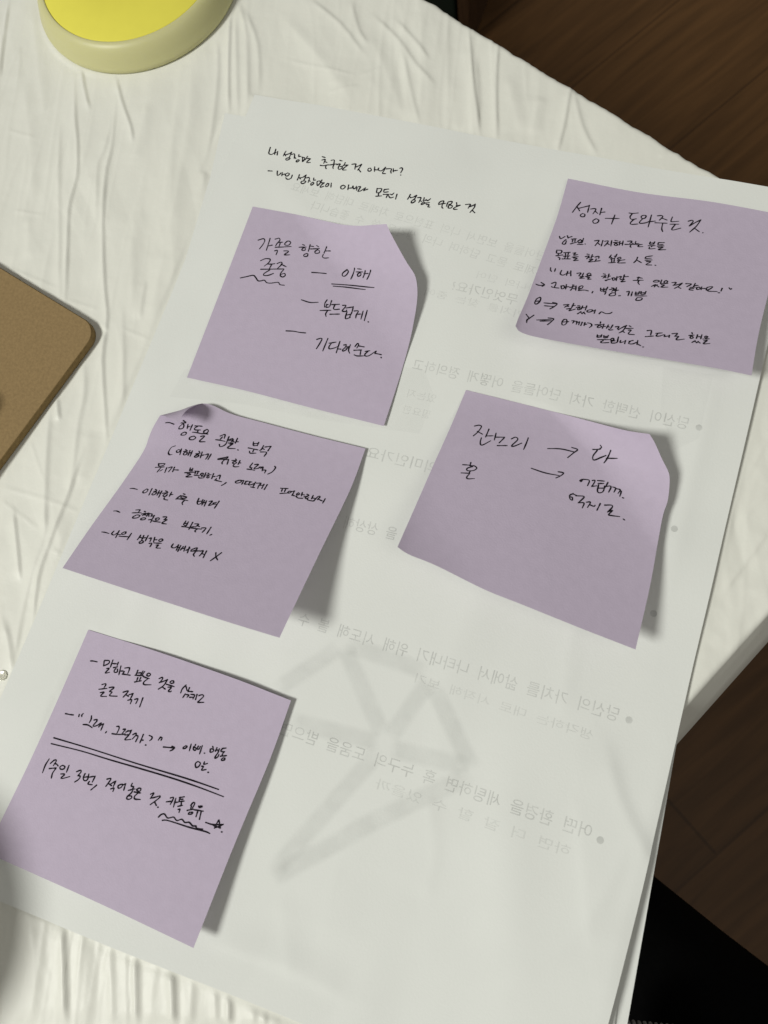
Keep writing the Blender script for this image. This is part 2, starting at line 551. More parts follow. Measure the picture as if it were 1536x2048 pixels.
A_, B_ = np.meshgrid(cloth_axis(RA, 500), cloth_axis(RB, 400), indexing='ij')
a_in, a_drop = wrap(A_, RA)
b_in, b_drop = wrap(B_, RB)
X = CORNER[0] + E1[0] * a_in + E2[0] * b_in
Y = CORNER[1] + E1[1] * a_in + E2[1] * b_in
H = cloth_height(X, Y)
H = flatten_under(X, Y, H)
drop = np.maximum(a_drop, b_drop)
on_top = np.clip(1 - drop / 6, 0, 1)
# the hanging part waves outward a little
out = np.where(a_drop > b_drop, .46 * np.clip(a_drop - 2, 0, 18) - .03 * np.maximum(a_drop - 20, 0), .05 * drop * (1 + np.sin(A_ / 21.) * .8) * (drop > 6))
X = X - np.where(a_drop > b_drop, E1[0], E2[0]) * out
Y = Y - np.where(a_drop > b_drop, E1[1], E2[1]) * out
# puckers of the film along the far edge
edge = np.exp(-(b_in / 5.0) ** 2)
pk = value_noise(A_, A_ * 0, 5, 5, 8) * .20 + value_noise(A_, A_ * 0, 1.8, 5, 9) * .13
X -= E2[0] * edge * pk * (b_drop < 20)
Y -= E2[1] * edge * pk * (b_drop < 20)
Z = H * on_top - drop
nr, nc = X.shape
tag(mesh_obj('tablecloth', np.stack([X, Y, Z], -1).reshape(-1, 3), grid_faces(nr, nc)[:, ::-1], M_CLOTH),
    'thin creased off-white plastic tablecloth covering the table', 'tablecloth')

tb = empty('table', tuple((CORNER + E1 * 380 + E2 * 360) * MM) + (FZ * MM,))
tag(tb, 'table hidden beneath the creased white plastic cloth', 'table')
bm = bmesh.new()
q = [CORNER + E1 * i + E2 * j for i, j in ((9, 5), (755, 5), (755, 755), (9, 755))]
lo_ = [bm.verts.new((x * MM, y * MM, -.024)) for x, y in q]
hi_ = [bm.verts.new((x * MM, y * MM, -.004)) for x, y in q]
bm.faces.new(lo_)
bm.faces.new(hi_[::-1])
for i in range(4):
    bm.faces.new((lo_[i], hi_[i], hi_[(i + 1) % 4], lo_[(i + 1) % 4]))
bmesh.ops.recalc_face_normals(bm, faces=bm.faces[:])
bm_obj('tabletop', bm, M_TABLE, tb)
for i, j in ((45, 45), (715, 45), (715, 715), (45, 715)):
    c = CORNER + E1 * i + E2 * j
    bm = bmesh.new()
    box_bm(bm, (c[0] * MM, c[1] * MM, (FZ - 24) / 2 * MM), (.045, .045, (-24 - FZ) * MM), math.atan2(E1[1], E1[0]), .003)
    bm_obj('leg', bm, M_TABLE, tb)


# ------------------------------------------------------------------ sticky notes, as measured
# edges in mm as they lie on the sheet, lift of the parts, strokes in ten-thousandths of the note's side
NOTES = {
    'respect': dict(z0=1.7,
        bl=2.0,
        br=0.6,
        tr=11,
        q0=1.28,
        rt=0,
        top=[(17.81, -48.16), (21.2, -48.04), (24.58, -47.92), (27.92, -47.8), (31.24, -47.67), (34.57, -47.6), (38.03, -47.73), (41.71, -48.07), (45.45, -48.54), (48.79, -49.02), (51.48, -49.45), (53.75, -49.84), (55.98, -50.15), (58.35, -50.36), (60.68, -50.5), (62.82, -50.58), (64.66, -50.56), (66.31, -50.47), (68.03, -50.38), (69.91, -50.33), (71.85, -50.28), (73.78, -50.26)],
        right=[(73.78, -50.26), (74.56, -51.13), (75.34, -52.02), (76.39, -53.12), (77.94, -54.65), (79.78, -56.42), (81.41, -57.98), (82.63, -59.13), (83.64, -60.05), (84.64, -60.94), (85.74, -61.82), (86.84, -62.66), (87.78, -63.54), (88.49, -64.45), (89.04, -65.38), (89.55, -66.42), (90.03, -67.57), (90.47, -68.81), (90.86, -70.19), (91.21, -71.6), (91.51, -73.16), (91.82, -75.18), (92.17, -77.96), (92.54, -81.24), (92.85, -84.49), (93.06, -87.45), (93.21, -90.38), (93.35, -93.61), (93.51, -97.34), (93.65, -101.35), (93.76, -105.48), (93.84, -109.7), (93.89, -114.03), (93.94, -118.34)],
        bottom=[(19.98, -120.44), (27.39, -120.04), (34.74, -119.65), (42.35, -119.34), (50.31, -119.18), (58.52, -119.1), (66.99, -118.99), (75.85, -118.8), (84.95, -118.57), (93.94, -118.34)],
        left=[(17.81, -48.16), (18.99, -89.61), (19.98, -120.44)],
        ink='1035,1895 1325,1763 1440,1864 1383,2110 1253,2396;1723,1674 1691,2064 1652,2427;1681,2155 1949,2056;2025,1688 2247,1596 2326,1703 2188,1931 2128,2089;2235,1865 2518,1792;2378,1843 2329,2089;2112,2169 2558,2083 3038,1972;2119,2389 2279,2336 2240,2607;2771,1692 2645,1861 2685,1944 2885,1911 2986,1743 2888,1672 2771,1692;2640,2310 2862,2274 2894,2329 2695,2540 2992,2490;3707,1711 3859,1722;3505,1924 3951,1802;3801,1868 3686,2015 3716,2068 3863,2021 3892,1906 3802,1880;4197,1589 4069,2042;4165,1687 4411,1653;4132,1876 4313,1829;3977,2187 3801,2322 3829,2418 4001,2352 4035,2203 3948,2194;4605,1545 4758,1597;4313,1829 4782,1678;4682,1761 4490,1933 4512,2048 4727,1959 4768,1829 4650,1781;5287,1454 5034,1911;5149,1740 5507,1663;4996,1979 4914,2152 5024,2201 5305,2112;1497,3057 1715,2911 1981,2902 1955,3105 1779,3329;1900,3198 2130,3164 2302,3111;2138,3192 2079,3454;1640,3536 2837,3337;2120,3504 1900,3734 1909,3845 2133,3811 2375,3661;2405,3096 2591,2984 2668,3085 2501,3362;2617,3092 2935,3198;2844,3364 2743,3575 2763,3738 2906,3781 3005,3669 2926,3572 2790,3651;762,4178 1060,4051 1360,3930 1520,4018 1705,4186 1857,4173 2018,4108 2183,4222 2413,4212 2745,4113 2880,4216 3112,4211;4333,3223 4726,3156 5123,3097;6303,2588 6030,2836 6008,3001 6171,2964 6343,2715 6303,2588;6775,2415 6477,3083;6938,2435 7165,2428;6800,2633 7199,2578;7057,2596 6865,2755 6885,2856 7026,2784 7068,2674 6961,2663;7370,2476 7153,2895;7231,2680 7488,2626;7699,2414 7363,2960;5499,3579 6583,3389 7758,3323;5597,3673 6444,3535 7303,3480;4194,4782 4661,4811 5066,4700;5476,4459 5413,4661 5454,4876;5709,4440 5696,4751;5503,4699 5601,4694;5527,4713 5528,4857 5688,4794;5280,5097 5810,4947;5663,4985 5602,5186 5664,5333;5767,4651 6151,4529;5934,4607 5907,4798 5983,4860 6218,4777;5812,5163 6286,5029;6315,4547 6481,4504 6442,4657 6372,4839 6561,4810 6578,4724;6516,4638 6869,4489;6864,4470 6869,4795;6621,4815 6613,5082 6662,5192 6860,5062;6864,4776 6819,5051;6611,5001 6820,4909;6959,4692 7159,4646 7116,4859 7123,5040;7111,4840 7324,4771;7396,4593 7391,5040;7589,4515 7572,5081;7764,5091 7806,5106;3953,6551 4321,6479 4628,6461 4944,6411;5571,6599 5731,6495 5815,6514 5779,6766 5702,7069;6089,6400 6040,7099;6219,6627 6540,6481;6338,6575 6272,6795 6325,6901 6526,6808 6680,6687;6706,6398 6707,7022;6697,6804 6879,6777;6940,6541 7058,6492 7045,6636 6961,6797 7013,6844 7149,6731;7092,6604 7245,6547;7103,6702 7238,6589;7252,6445 7243,6728 7346,6884;7491,6488 7569,6309 7639,6353 7601,6543;7638,6414 7935,6405;7494,6688 7857,6583;7827,6610 7858,6842;7578,6908 7735,6930 8049,6857;8036,6622 8252,6534;8176,6591 8074,6752 8119,6842 8288,6785 8536,6495;8553,6492 8522,6636;8534,6614 8848,6621;8856,6752 8895,6784'),
    'growth': dict(z0=2.6,
        bl=9,
        br=9,
        blc=2,
        pw=1.3,
        top=[(128.52, -11.55), (137.15, -11.64), (145.67, -11.73), (153.97, -11.62), (162.14, -11.11), (170.11, -10.41), (177.6, -9.88), (184.87, -9.67), (191.67, -9.62), (197.02, -9.59), (200.17, -9.53), (201.93, -9.48), (203.68, -9.43)],
        right=[(203.68, -9.43), (203.42, -21.07), (203.08, -32.74), (202.79, -42.49), (202.59, -49.2), (202.47, -54.1), (202.44, -58.88), (202.52, -64.07), (202.69, -69.14), (202.84, -74.14)],
        bottom=[(127.85, -77.06), (128.42, -77.63), (128.99, -78.2), (130.15, -78.59), (131.62, -78.78), (133.66, -78.8), (137.71, -78.52), (144.78, -77.92), (153.79, -77.21), (163.01, -76.58), (172.48, -75.88), (182.12, -75.14), (190.11, -74.57), (195.39, -74.31), (199.13, -74.23), (202.84, -74.14)],
        left=[(128.52, -11.55), (128.73, -16.92), (128.96, -22.36), (129.08, -27.88), (129.02, -33.48), (128.86, -39.14), (128.69, -44.93), (128.55, -51.27), (128.43, -57.79), (128.32, -63.35), (128.16, -67.38), (127.98, -70.39), (127.85, -72.83), (127.82, -74.63), (127.83, -75.85), (127.85, -77.06)],
        ink='880,1305 761,1626 642,2045;754,1596 951,1862;831,1735 1319,1409;1313,1378 1321,1857;1116,1977 1039,2094 1093,2189 1224,2153 1229,2011 1116,1977;1416,1606 1576,1530 1654,1573 1581,1882;1629,1676 1792,1792;1897,1409 1898,1860;1910,1695 2099,1612;1777,2150 1673,2307 1751,2447 1895,2376 1927,2206 1796,2132;2190,2007 2810,1857;2570,1680 2540,2302;3170,1398 3327,1393 3579,1304;3327,1393 3262,1634 3357,1774 3565,1694;3464,1749 3357,2000 3422,2095 3694,2009;3822,1413 3749,1493 3794,1612 3922,1586 3956,1418 3841,1396;3858,1599 3751,1848 3793,1949 4041,1852 4150,1733;4180,1309 4181,2114;4177,1760 4424,1666;4447,1321 4614,1270 4693,1339 4585,1584;4640,1413 4922,1510;4423,1776 4959,1709;4769,1743 4793,2092 4875,2289;5117,1265 5099,1524 5153,1578 5443,1494;5098,1748 5478,1680;5333,1719 5236,2012 5296,2097 5609,1910;5843,1419 5999,1326 6058,1410 5942,1719;5960,1702 6189,1415 6371,1219;6371,1219 6255,1656 6035,2096;6221,1822 6447,1985;6595,2016 6624,2009;431,3683 530,3811 687,3615;769,3533 851,3684;824,3662 996,3528;776,3792 685,3993 695,4105 810,4071 817,3867;1000,3701 1224,3612;1077,3680 1088,3880;1173,3654 1197,3822;1040,4008 1281,3829;1411,3620 1324,3759 1384,3830 1497,3713 1411,3620;1391,3857 1530,3762;1525,3502 1525,3822;1354,3954 1604,3888;1673,3840 1707,3843;2046,3539 2231,3461 2195,3645 2140,3834;2207,3613 2336,3725;2403,3416 2414,3792;2492,3452 2639,3385 2621,3564 2547,3758;2614,3537 2755,3617;2785,3318 2832,3685;2918,3284 3058,3278;2893,3436 3134,3347;3033,3430 2958,3537 3013,3599 3100,3542 3033,3430;3159,3282 3180,3540;3173,3425 3283,3381;3286,3223 3316,3525;3483,3206 3670,3152 3609,3323;3653,3255 3761,3289;3413,3426 3887,3320;3698,3361 3666,3485 3723,3560;3843,3125 3856,3268 4007,3236;3931,3339 4171,3259;4045,3315 4013,3438 4220,3394;4474,3022 4492,3193 4674,3127;4663,2985 4643,3162;4493,3106 4641,3064;4435,3292 4736,3231;4604,3257 4585,3348;4509,3363 4534,3474 4775,3409;4826,3011 5090,2961;4832,3039 4856,3150 5057,3083;4836,3241 5115,3170;4892,3317 5096,3266 4922,3455 5241,3394;547,4558 579,4749;547,4558 765,4517 770,4688 579,4749;678,4733 691,4856;603,4913 894,4768;720,4961 810,4992 819,5104;896,4624 1176,4521;980,4630 1015,4764;1106,4568 1111,4739;934,4843 1213,4741;1030,4818 1027,4962;1144,4788 1141,4932;920,5019 1282,4924;1305,4545 1412,4488 1352,4648;1378,4670 1535,4571;1330,4797 1589,4701;1401,4836 1560,4824 1443,4997 1645,4917;1928,4440 2030,4443;1894,4622 2051,4524 1985,4743;2021,4647 2123,4650;2163,4409 2168,4668;2159,4554 2247,4503;2112,4768 2257,4703 2108,4914 2310,4834;2318,4543 2474,4445 2489,4586;2401,4637 2397,4783;2347,4824 2598,4703;2984,4229 2935,4444;2979,4376 3067,4412;3216,4114 3180,4384;3135,4279 3230,4256;3005,4485 3187,4412;3068,4499 3108,4663;3181,4471 3202,4640;2989,4750 3283,4649;3412,4271 3312,4352 3350,4430 3450,4349 3412,4271;3332,4522 3639,4392;3426,4499 3384,4654 3702,4581;4145,4107 4132,4312 4058,4501;4126,4284 4394,4428;4495,4003 4763,3891;4495,4003 4501,4117 4740,4051;4506,4232 4802,4154;4581,4302 4770,4275 4605,4499 4853,4477;4997,4459 5037,4463;566,5697 593,5830 667,5918;789,5683 799,5878;1082,5718 1080,5945 1214,5996 1357,5846;1361,5703 1373,5984;1357,5846 1483,5786;1487,5643 1568,5964;1792,5737 1955,5668 1908,5879;2068,5640 2058,5842;1971,5892 2121,5855 1979,6004 2185,5953;2313,5579 2239,5684 2315,5750 2408,5642 2313,5579;2197,5837 2446,5718;2285,5872 2397,5844 2330,5975 2480,5938;2926,5485 3026,5489;2890,5665 3064,5566 2972,5760;3015,5692 3115,5696;3170,5426 3177,5710;3170,5597 3257,5548;3097,5872 3302,5737;3215,5787 3122,5895;3357,5639 3432,5792 3506,5689 3432,5621 3351,5697;3543,5509 3568,5789;3574,5559 3729,5466 3692,5646;3835,5328 3835,5585;3829,5472 4027,5399;3736,5665 3897,5600 3785,5796 3964,5727;4478,5328 4459,5503;4410,5371 4644,5377;4286,5598 4707,5489;4526,5545 4519,5688 4600,5795;853,6624 1002,6500 1048,6601 1027,6830;901,6807 990,6840 1244,6816;1302,6650 1367,6830 1467,6750 1414,6622 1308,6677;1507,6515 1543,6816;1528,6679 1653,6620;1777,6478 1859,6486;1685,6669 1916,6557;1809,6526 1791,6615;1823,6664 1769,6845;1874,6708 1949,6690;1940,6495 1994,6791;2203,6431 2103,6511 2099,6654 2223,6595 2247,6449;2167,6609 2099,6738;2106,6765 2342,6679 2541,6688;2734,6669 2722,6785;3018,6374 3062,6562 3185,6504 3148,6343;3043,6482 3167,6424;3192,6446 3253,6375;3303,6250 3272,6540;3204,6585 3297,6563 3278,6736;3482,6264 3577,6254;3414,6394 3624,6288 3531,6479;3568,6386 3673,6418;3680,6190 3697,6526;3685,6387 3809,6330;3568,6556 3481,6689 3518,6765 3715,6691 3703,6552 3568,6556;3887,6679 3958,6651;4165,6362 4269,6310 4273,6591;4404,6308 4408,6588;4551,6275 4568,6440 4709,6381;4692,6216 4696,6412;4569,6355 4695,6316;4766,6200 4806,6388 4965,6326;4968,6157 4953,6356;4787,6297 4948,6245;4567,6524 5064,6428;4682,6611 4661,6783 4860,6729 4889,6594 4682,6611;185,6960 399,6908 575,6788;389,6720 575,6788 490,6934;5251,5383 5160,5446 5173,5509 5331,5476 5389,5398 5263,5367;5475,5314 5467,5557;5132,5803 5276,5641;5218,5719 5366,5644;5280,5728 5255,5821;5314,5677 5454,5779;5684,5314 5607,5374 5611,5461 5715,5461 5736,5347 5670,5317;5467,5557 5776,5470;5523,5611 5656,5605 5540,5761 5824,5700;5938,5391 6107,5346 6030,5547;6016,5550 6191,5468 6369,5319;6369,5319 6265,5539 6111,5725;6217,5593 6380,5666;6519,5329 6763,5294 6599,5507;6910,5215 6875,5485;6882,5375 7061,5309;6748,5516 6955,5444;6747,5581 6749,5668 6909,5660;6751,5602 6915,5541;7016,5451 7054,5572 7172,5500 7124,5403 7020,5472;7218,5358 7227,5551;7224,5465 7421,5416;7541,5276 7441,5367 7455,5516 7593,5394 7667,5244 7541,5276;7497,5505 7565,5553 7904,5488;8074,5225 8053,5427;7959,5551 8029,5533;8348,5129 8388,5184 8422,5209 8461,5155 8416,5176;595,7587 466,7748 447,8024 535,8061 631,7862 625,7627 558,7591;471,7905 636,7807;839,7869 1386,7784;901,8034 1325,7971;1193,7745 1401,7770 1325,7971 1175,8167;1695,7777 1912,7700 1765,7914;1833,7822 1942,7822;2100,7579 2069,7895;2067,7741 2198,7685;1875,7991 2057,7923 2006,8079 2251,7904;2307,7685 2393,7665;2262,7799 2444,7730;2382,7770 2337,7884 2383,7924 2456,7856 2384,7780;2513,7637 2496,7872;2507,7767 2641,7724;2684,7596 2678,7880;2408,8175 2525,7993;2497,8026 2611,8127;2589,8107 2667,7986;2639,8018 2734,8114;2860,7812 2769,7885 2805,7963 2937,7912 2979,7784 2874,7798;2967,7889 3103,7780;3098,7756 3097,7987;3306,7964 3380,7818 3571,7876 3740,7836 3825,7739;294,8877 475,9004;622,8744 508,8987 429,9166 462,9336;823,8987 1416,8784;976,9016 1453,8853;1254,8723 1486,8712 1460,8877 1337,9148;1947,8620 1895,8763 1930,8963 2037,8962 2099,8790 2037,8624 1947,8620;1908,8812 2170,8721;2275,8643 2376,8619 2346,8781;2399,8639 2506,8639 2515,8817;2484,8695 2579,8647;2606,8615 2622,8817;2730,8612 2718,8845;2832,8665 2853,8608 2851,8813;2883,8729 2944,8689;2960,8609 3106,8626 3168,8739 3098,8883;3479,8410 3490,8535;3290,8659 3585,8563;3463,8643 3419,8756 3480,8792 3580,8692 3479,8639;3646,8523 3641,8805;3646,8676 3744,8642;3841,8527 3807,8765;3846,8628 3924,8660;4024,8483 3979,8749;3912,8765 3962,8829 4089,8773;4151,8580 4295,8520 4260,8680;4304,8720 4427,8564 4596,8373;4596,8373 4513,8721 4379,8904;4485,8753 4605,8825;4701,8374 4799,8427;4603,8573 4899,8490;4723,8646 4839,8619 4769,8862 5026,8852;5490,8503 5646,8441 5679,8514 5683,8728;5488,8870 5817,8751;5876,8576 6138,8490;5965,8556 5923,8727 6065,8694 6210,8580;6245,8572 6251,8704;6282,8671 6418,8612;6445,8553 6453,8701;6537,8451 6745,8376 6670,8581;6670,8581 6829,8543 6763,8692 6812,8761 7084,8643;7320,8186 7355,8284;7226,8395 7434,8318;7354,8391 7296,8485 7344,8553 7423,8481 7354,8391;7570,8258 7555,8502;7573,8391 7695,8351;7746,8215 7734,8485;7416,8775 7536,8613;7505,8647 7612,8754;7609,8728 7667,8634;7653,8664 7754,8730;7935,8248 7872,8317 7917,8370 7995,8287 7935,8248;7822,8463 8083,8382;7873,8557 8009,8496 7881,8730 8141,8649;3526,9214 3561,9369 3716,9304;3704,9171 3704,9334;3544,9291 3702,9242;3805,9201 3836,9340 3971,9269;3980,9142 3961,9310;3819,9263 3970,9215;3591,9508 4107,9382;3826,9467 3824,9548;3770,9561 3789,9653 4088,9564;4195,9268 4135,9337 4151,9414 4252,9362 4230,9260;4316,9401 4144,9470;4409,9135 4425,9481;4197,9457 4200,9563 4375,9509 4445,9396;4541,9319 4549,9451 4681,9366;4736,9272 4741,9485;4888,9290 5054,9197;4941,9277 4895,9422 5059,9410 5216,9266;5230,9155 5245,9419;5253,9364 5415,9443;5498,9492 5543,9482'),
    'behaviour': dict(z0=2.2,
        bl=13.5,
        br=16,
        tl=3,
        top=[(16.6, -136.94), (18.85, -135.59), (21.03, -134.21), (23.05, -132.83), (24.86, -131.34), (26.55, -129.86), (28.15, -128.72), (29.51, -128.07), (30.77, -127.77), (32.44, -127.69), (34.69, -127.92), (37.35, -128.38), (40.43, -128.71), (43.77, -128.75), (47.51, -128.65), (52.08, -128.55), (57.86, -128.49), (64.42, -128.41), (71.03, -128.29), (77.48, -128.11), (83.99, -127.9), (90.44, -127.68)],
        right=[(90.44, -127.68), (90.51, -132.53), (90.65, -137.39), (90.61, -143.05), (90.28, -150.06), (89.81, -157.76), (89.41, -165.19), (89.13, -172.29), (88.91, -179.1), (88.75, -184.97), (88.65, -189.44), (88.59, -193.07), (88.54, -196.64)],
        bottom=[(10.59, -197.66), (20.52, -197.61), (30.29, -197.55), (39.99, -197.48), (50.03, -197.39), (60.0, -197.28), (68.88, -197.16), (76.11, -197.0), (82.36, -196.82), (88.54, -196.64)],
        left=[(16.6, -136.94), (16.32, -138.61), (16.0, -140.25), (15.72, -141.77), (15.56, -143.03), (15.49, -144.19), (15.42, -145.55), (15.46, -147.01), (15.54, -148.69), (15.34, -151.28), (14.82, -155.17), (14.21, -159.97), (13.59, -165.16), (12.9, -170.72), (12.18, -176.6), (11.59, -182.28), (11.17, -187.56), (10.85, -192.66), (10.59, -197.66)],
        ink='541,654 759,719 1041,907;1445,839 1651,1028;1392,960 1661,1059;1520,1043 1388,1178 1411,1303 1604,1349 1608,1189 1520,1043;1795,1173 1844,1435;1833,1342 1937,1313;2020,1228 2010,1544;1779,1602 1639,1656 1664,1744 1847,1773 1875,1666 1758,1597;2155,1289 2483,1216;2288,1283 2181,1421 2263,1493 2479,1423;2378,1483 2375,1596;2152,1636 2621,1589;2286,1823 2123,1922 2145,2034 2299,2024 2387,1884 2286,1823;2712,1320 2645,1420 2698,1509 2819,1428 2835,1305 2755,1267 2699,1340;2595,1577 2877,1467;2587,1739 2765,1636 2619,1998 2880,1898;3454,1314 3637,1151 3679,1370;3576,1313 3514,1477;3322,1578 3493,1531 3767,1503;3854,1194 3856,1590;3845,1384 3980,1317;3562,1736 3640,1847 3801,1723 3867,1563;3972,1296 4071,1241;3903,1435 4113,1299 4033,1464;4065,1384 4213,1409;4260,1160 4253,1467;4277,1366 4366,1339;3940,1540 4156,1473;4033,1580 4170,1515 3987,1802 4346,1739;4472,1761 4517,1775;5026,1133 5095,1321 5255,1269;5266,1080 5262,1290;5071,1235 5235,1159;4908,1520 5373,1487;5187,1524 5176,1666;5018,1670 5089,1762 5340,1682;5539,1178 5518,1394 5458,1506;5521,1346 5650,1374;5622,1244 5874,1117;5874,1117 5821,1412;5515,1556 5789,1491 5753,1733;1586,2341 1401,2378 1394,2674 1548,2869 1671,2875;1869,2620 1799,2681 1868,2789 1958,2773 1973,2677 1869,2620;1988,2582 2074,2940;2196,2612 2297,2658;2156,2738 2315,2653;2256,2741 2207,2847 2259,2916 2351,2856 2337,2742 2256,2741;2411,2598 2451,2893;2427,2759 2512,2678;2525,2578 2558,2897;2814,2470 2887,2529;2742,2672 2914,2539;2856,2640 2749,2812 2807,2841 2904,2735 2900,2642;2973,2438 3030,2769;3006,2637 3126,2533;3178,2509 3281,2415 3305,2596 3284,2726;3403,2362 3397,2701;4142,2294 3829,2492 3879,2514 4169,2357 4186,2257 4107,2305;3873,2501 4267,2398;4110,2448 4062,2607 4110,2711;4275,2372 4327,2666;4564,2256 4626,2308;4443,2390 4652,2323;4600,2387 4523,2483 4586,2535 4689,2454 4600,2387;4792,2278 4795,2514;4776,2425 4880,2392;4630,2544 4616,2644 4709,2676 4876,2607;5385,2225 5351,2472 5473,2479;5439,2490 5467,2599;5276,2616 5630,2568;5506,2279 5662,2227 5560,2497 5740,2413 5766,2334;5783,2328 5922,2282;5827,2384 5904,2335;5922,2282 5957,2505;5957,2459 6094,2413 6104,2574;6390,2081 6458,2152 6403,2404 6264,2582;1211,3305 1333,3511 1535,3509;1294,3350 1571,3419 1548,3537;1170,3550 1655,3631;1490,3623 1450,3788 1429,3908;1546,3858 1646,3777;1795,3676 1851,3994;1889,3708 2041,3658 2032,3802 2004,3947;2152,3645 2188,3922;2172,3807 2406,3754;2851,3430 2885,3580 3033,3533;2964,3399 2981,3558;2873,3515 2980,3472;2729,3773 3114,3568;2925,3656 2928,3702;2862,3782 3026,3727 2880,3939 3136,3820;3118,3494 3317,3430;3163,3498 3187,3630;3275,3472 3283,3612;3183,3704 3415,3628;3476,3460 3437,3548 3518,3587 3547,3480 3476,3460;3520,3634 3648,3563;3621,3381 3652,3656;3410,3702 3474,3748 3645,3683;3717,3371 3788,3394;3680,3503 3893,3405;3810,3482 3763,3594 3834,3617 3873,3532;3968,3308 4008,3605;3994,3491 4104,3430;4173,3408 4282,3301 4344,3519;4204,3517 4201,3637;4157,3627 4508,3617;4711,3587 4664,3697 4579,3811;5193,3307 5085,3415 5153,3477 5304,3378 5296,3272 5155,3311;5288,3299 5398,3238;5403,3250 5405,3470;5484,3255 5620,3209;5535,3238 5515,3409 5651,3363;5664,3218 5775,3203;5698,3206 5703,3392 5846,3320;5854,3294 5921,3224;5928,3151 5926,3410;5833,3465 6021,3448;5989,3201 6175,3138 6144,3289 6157,3448;6152,3263 6288,3217;6329,3133 6326,3391;6473,3108 6454,3418;7107,3109 7424,3025;7192,3102 7210,3267;7332,3099 7341,3245;7188,3381 7473,3265;7511,3146 7496,3236 7566,3235 7627,3130 7523,3134;7611,3135 7727,3076;7734,3052 7729,3330;7713,3293 7859,3309;7943,3091 7889,3172 7928,3223 8005,3156 7943,3091;8089,3023 8121,3225;8090,3150 8236,3125;7905,3294 8021,3363 8228,3317;8312,3058 8405,3071;8243,3228 8435,3103;8389,3160 8320,3245 8389,3287 8458,3201;8596,3031 8596,3242;8588,3181 8718,3161;8420,3277 8496,3337 8730,3317;8725,3306 8818,3024 8902,3018 8855,3201;8871,3154 9076,3194;9154,3044 9136,3301;570,4837 731,4841 969,4916;1433,4918 1322,5055 1397,5161 1519,5123 1524,4977 1411,4916;1692,4916 1738,5315;1876,4968 1957,5011;1858,5086 1998,5054;1946,5106 1851,5229 1925,5296 2021,5216 1995,5125 1927,5107;2097,5017 2119,5293;2118,5177 2220,5106;2213,5014 2241,5379;2369,4968 2475,4976;2310,5126 2512,5008;2447,5079 2379,5220 2461,5260 2532,5162 2509,5079;2655,4926 2664,5178;2648,5068 2767,5018;2491,5318 2532,5394 2683,5369;3187,4783 3275,4793;3118,4930 3402,4881;3220,4886 3155,4961 3202,5011 3364,4967 3385,4888 3220,4886;2995,5171 3198,5083 3541,5038;3019,5137 3108,4911;3396,5071 3355,5228 3421,5318;3940,4755 3970,4979 4052,5067 4159,4962 4139,4758;3984,4927 4127,4856;4226,4776 4224,5056;4226,4939 4316,4839;4320,4768 4354,5082;4441,4774 4567,4708 4525,4908 4521,4980 4636,4894 4656,4771;4665,4791 4764,4712;4694,4851 4786,4797;4854,4612 4823,5039;539,6301 671,6287 869,6360;1556,6185 1749,6176 1744,6317;1466,6355 1887,6327;1713,6484 1627,6584 1681,6650 1857,6608 1910,6486 1777,6455 1699,6494;1988,6221 2063,6253;1939,6390 2095,6315 2018,6468;2057,6392 2165,6412;2099,6360 2223,6259;2223,6259 2214,6467;2124,6559 2040,6623 2072,6685 2206,6641 2220,6555 2107,6563;2244,6298 2316,6435;2244,6298 2390,6274 2400,6406;2441,6369 2515,6318;2521,6293 2521,6520;2380,6595 2514,6545 2534,6695;2749,6338 2652,6423 2709,6491 2799,6431 2793,6342;2595,6582 2782,6551 2925,6513;2913,6222 3064,6158 3033,6330;3016,6338 3150,6282 3012,6521 3219,6491;3947,6050 3934,6260;4067,6055 4070,6259 3961,6274;3955,6185 4072,6144;4070,6259 4066,6328;3910,6369 4361,6296;4260,6012 4266,6419;4276,6280 4432,6203;4382,6061 4542,6029 4475,6211;4504,6110 4649,6129;4295,6318 4771,6222;4613,6254 4544,6391 4605,6437;4760,6158 4926,6101 4923,6215 4880,6365;5122,5987 5098,6379;5258,6390 5318,6315;645,7600 802,7596 1003,7626;1157,7455 1134,7614 1271,7669 1367,7527;1385,7398 1424,7796;1417,7621 1562,7610;1662,7435 1580,7522 1631,7579 1749,7520 1721,7426 1642,7438;1546,7701 1964,7648;2006,7445 1985,7810;2435,7411 2433,7531 2407,7683;2451,7524 2563,7531;2571,7384 2597,7636;2599,7517 2696,7455;2751,7314 2762,7620;2608,7656 2549,7749 2598,7801 2703,7714 2666,7643 2590,7663;2861,7437 2940,7381 2969,7560;3062,7284 3123,7523;3089,7417 3210,7360;2975,7653 3083,7611 3093,7797;3337,7272 3296,7360 3381,7399 3457,7298 3390,7251 3323,7287;3162,7556 3476,7459;3302,7621 3392,7587 3364,7740 3552,7694;3968,7306 3968,7474 4099,7485 4197,7347;4202,7273 4244,7568;4220,7434 4316,7377;4312,7283 4327,7611;4438,7287 4417,7413 4404,7513;4471,7395 4539,7323;4517,7236 4566,7504;4635,7433 4745,7276;4697,7221 4747,7535;4957,7202 4837,7338 4881,7385 5032,7270 5022,7165 4928,7226;4849,7405 5246,7243;5061,7331 5024,7509 5108,7597;5220,7275 5334,7212 5323,7404 5292,7509;5322,7358 5446,7361;5475,7162 5488,7534;5883,7113 5968,7295 6114,7431;6111,7033 5986,7289 5835,7575'),
    'nagging': dict(z0=2.2,
        bl=14,
        br=10.5,
        tr=11,
        q0=1.46,
        qp=1.6,
        blc=1.5,
        wave=0.8,
